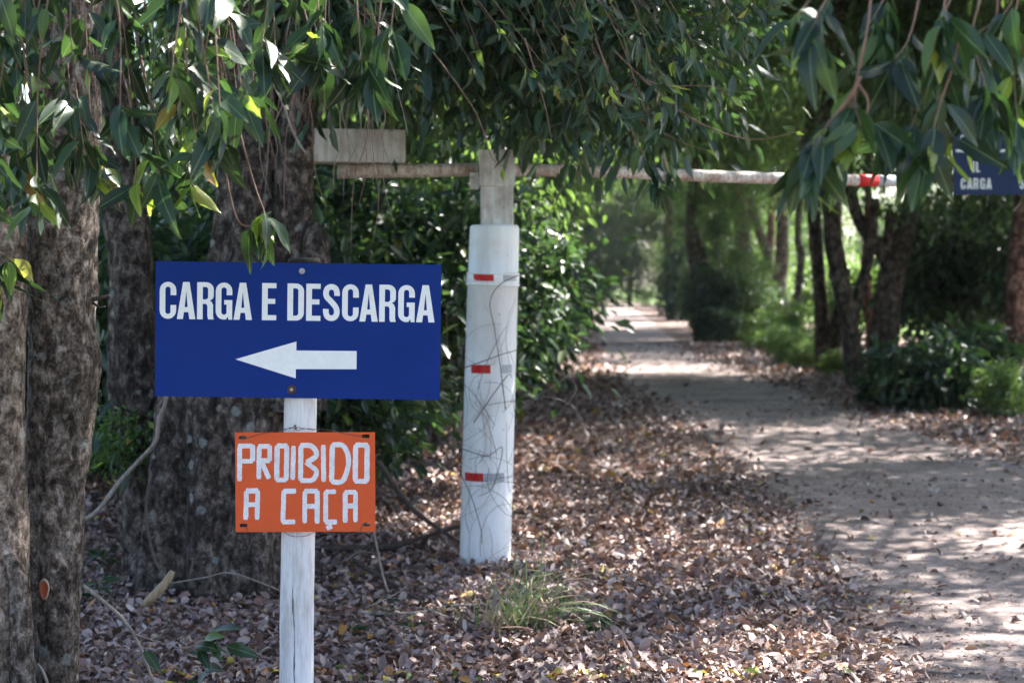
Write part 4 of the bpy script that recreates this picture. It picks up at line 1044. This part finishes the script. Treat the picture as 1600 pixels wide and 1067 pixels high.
# broken branch
bb = Vector((P(235, 940, 8.35).x, 8.35, 0))
o = tube_obj("broken_branch", [P(214, 958, 8.35), P(232, 938, 8.3), P(255, 915, 8.3), P(270, 892, 8.32)], [.010, .019, .021, .014], twig_mat("pale_dead_wood", (.20, .14, .085), (.36, .27, .17)), None, (0, 0, 0), 12, 20, rough=.12, freq=14)
tag(o, "short pale broken branch leaning at the foot of the fluted tree", "branch")
for pts, r, lab in (([(500, 862), (600, 855), (650, 842), (720, 820)], .022, "long dark fallen branch lying behind the signpost"), ([(590, 720), (640, 790), (700, 835), (740, 860)], .018, "dark fallen branch sloping down to the foot of the gate post"),
               ([(545, 880), (610, 920), (660, 950)], .014, "short dark stick on the litter behind the signpost"), ([(560, 968), (640, 970), (700, 958), (760, 956)], .011, "thin grey stick lying beside the grass tuft"),
               ([(1400, 1064), (1450, 1062), (1500, 1066)], .006, "thin brown stick at the edge of the dirt road")):
    pp = []
    for i, (a, b) in enumerate(pts):
        d = G(a, b).y if r < .02 and pts[0][1] > 875 else 10.2
        q = P(a, b, d); q.z = max(q.z, .03) if pts[0][1] < 875 else .035; pp.append(q)
    o = tube_obj("fallen_stick", pp, [r, r * .9] + [r * .6] * (len(pp) - 2), twig_dark if r > .012 else twig_grey, None, (0, 0, 0), 8, 30, rough=.1, freq=9)
    tag(o, lab, "stick")
for k in range(26):
    g = G(R.uniform(480, 900), R.uniform(760, 1000)); th = R.random() * 6.28; ln = R.uniform(.15, .5)
    a = Vector((g.x, g.y, .045)); b = a + Vector((math.cos(th) * ln, math.sin(th) * ln, R.uniform(0, .06)))
    o = tube_obj("twig", [a, a.lerp(b, .5) + rvec(.02), b], [.004, .0035, .002], twig_grey if k % 2 else twig_m, None, (0, 0, 0), 5, 8)
    tag(o, "thin dry twig lying on the litter behind the signpost", "twig", "loose twigs on the litter")
o = tube_obj("dry_stalk", [P(606, 925, 8.2), P(596, 890, 8.2), P(588, 850, 8.2), P(583, 825, 8.2)], [.006, .005, .005, .004], twig_grey, None, (0, 0, 0), 6, 12); tag(o, "upright pale dry stalk behind the orange sign", "stalk")
# grass tuft
gt = G(800, 985); gt = Vector((gt.x, gt.y, 0))
tuft = empty("grass_tuft", gt, "tuft of long green and straw-coloured grass growing through the leaf litter", "grass tuft")
def blade(mat, L, bend):
    V, F = [], []
    for i in range(6):
        t = i / 5; a = bend * t
        y = L * (math.sin(a) / bend); z = L * (1 - math.cos(a)) / bend
        V += [(-.0035 * (1 - t) ** .6 - .0003, z, y), (.0035 * (1 - t) ** .6 + .0003, z, y)]
    return mesh_py("blade", V, [(2 * i, 2 * i + 1, 2 * i + 3, 2 * i + 2) for i in range(5)], mat, True)
BL = [blade(grass_m, l, b) for l, b in ((.30, .9), (.36, 1.4), (.26, .5), (.40, 1.9))]; BS = [blade(straw_m, l, b) for l, b in ((.30, 1.2), (.36, 2.0), (.2, .7))]
for k in range(150):
    o = link("blade", R.choice(BS) if R.random() < .5 else R.choice(BL), tuft, (R.gauss(.02, .10), R.gauss(0, .08), .02))
    o.rotation_euler = (R.gauss(-.25, .3), R.gauss(.2, .3), R.gauss(-1.5, 1.0)); s = R.uniform(.7, 1.5); o.scale = (s, s, s)
# small seedlings
for (px, py, n, s) in ((930, 985, 9, .7), (640, 985, 6, .6), (545, 990, 5, .6), (160, 880, 12, .9), (150, 930, 9, .8), (600, 960, 5, .55), (870, 950, 7, .6)):
    g = G(px, min(py + 15, 1060)); 
    b = Vector((g.x, g.y, 0)); t = empty("seedling", b, "small green seedling sprouting from the leaf litter" if px > 300 else "low dark green seedling at the foot of the slim trunk", "seedling", "seedlings in the litter" if px > 300 else "seedlings by the slim trunk")
    tube_obj("stem", [b + Vector((0, 0, -.02)), b + Vector((.01, 0, .05)), b + Vector((.02, .01, .12 * s + .03))], .0025, twig_green, t, b, 5, 8)
    for k in range(n):
        th = R.random() * 6.28
        lf = link("leaf", R.choice(LEAVES), t); lf.matrix_local = leaf_matrix(Vector((.015, 0, .05 + .10 * s * R.random())), Vector((math.cos(th), math.sin(th), R.uniform(-.2, .6))), Vector((0, -.2, 1)) + rvec(.2), s * R.uniform(.7, 1.1))

# ------------------------------------------------------------------ thin haze in the air of the avenue
hm = bpy.data.materials.new("thin_haze"); hm.use_nodes = True
hn = hm.node_tree; hn.nodes.clear()
ho = hn.nodes.new("ShaderNodeOutputMaterial"); pv = hn.nodes.new("ShaderNodeVolumePrincipled")
pv.inputs["Color"].default_value = (.86, .92, 1.0, 1); pv.inputs["Density"].default_value = .00015; pv.inputs["Anisotropy"].default_value = .35
hn.links.new(pv.outputs[0], ho.inputs["Volume"])
hx0, hx1, hy0, hy1, hz0, hz1 = -405, 405, -305, 905, -1.2, 26
hv = [(x, y, z) for z in (hz0, hz1) for y in (hy0, hy1) for x in (hx0, hx1)]
o = link("haze", mesh_py("haze", hv, [(0, 2, 3, 1), (4, 5, 7, 6), (0, 1, 5, 4), (2, 6, 7, 3), (0, 4, 6, 2), (1, 3, 7, 5)], hm))
o["kind"] = "stuff"; o["label"] = "thin pale haze in the air along the avenue"; o["category"] = "haze"
cy.volume_bounces = 0
print("leaf objects", nleafobj, "objects", len(bpy.data.objects))
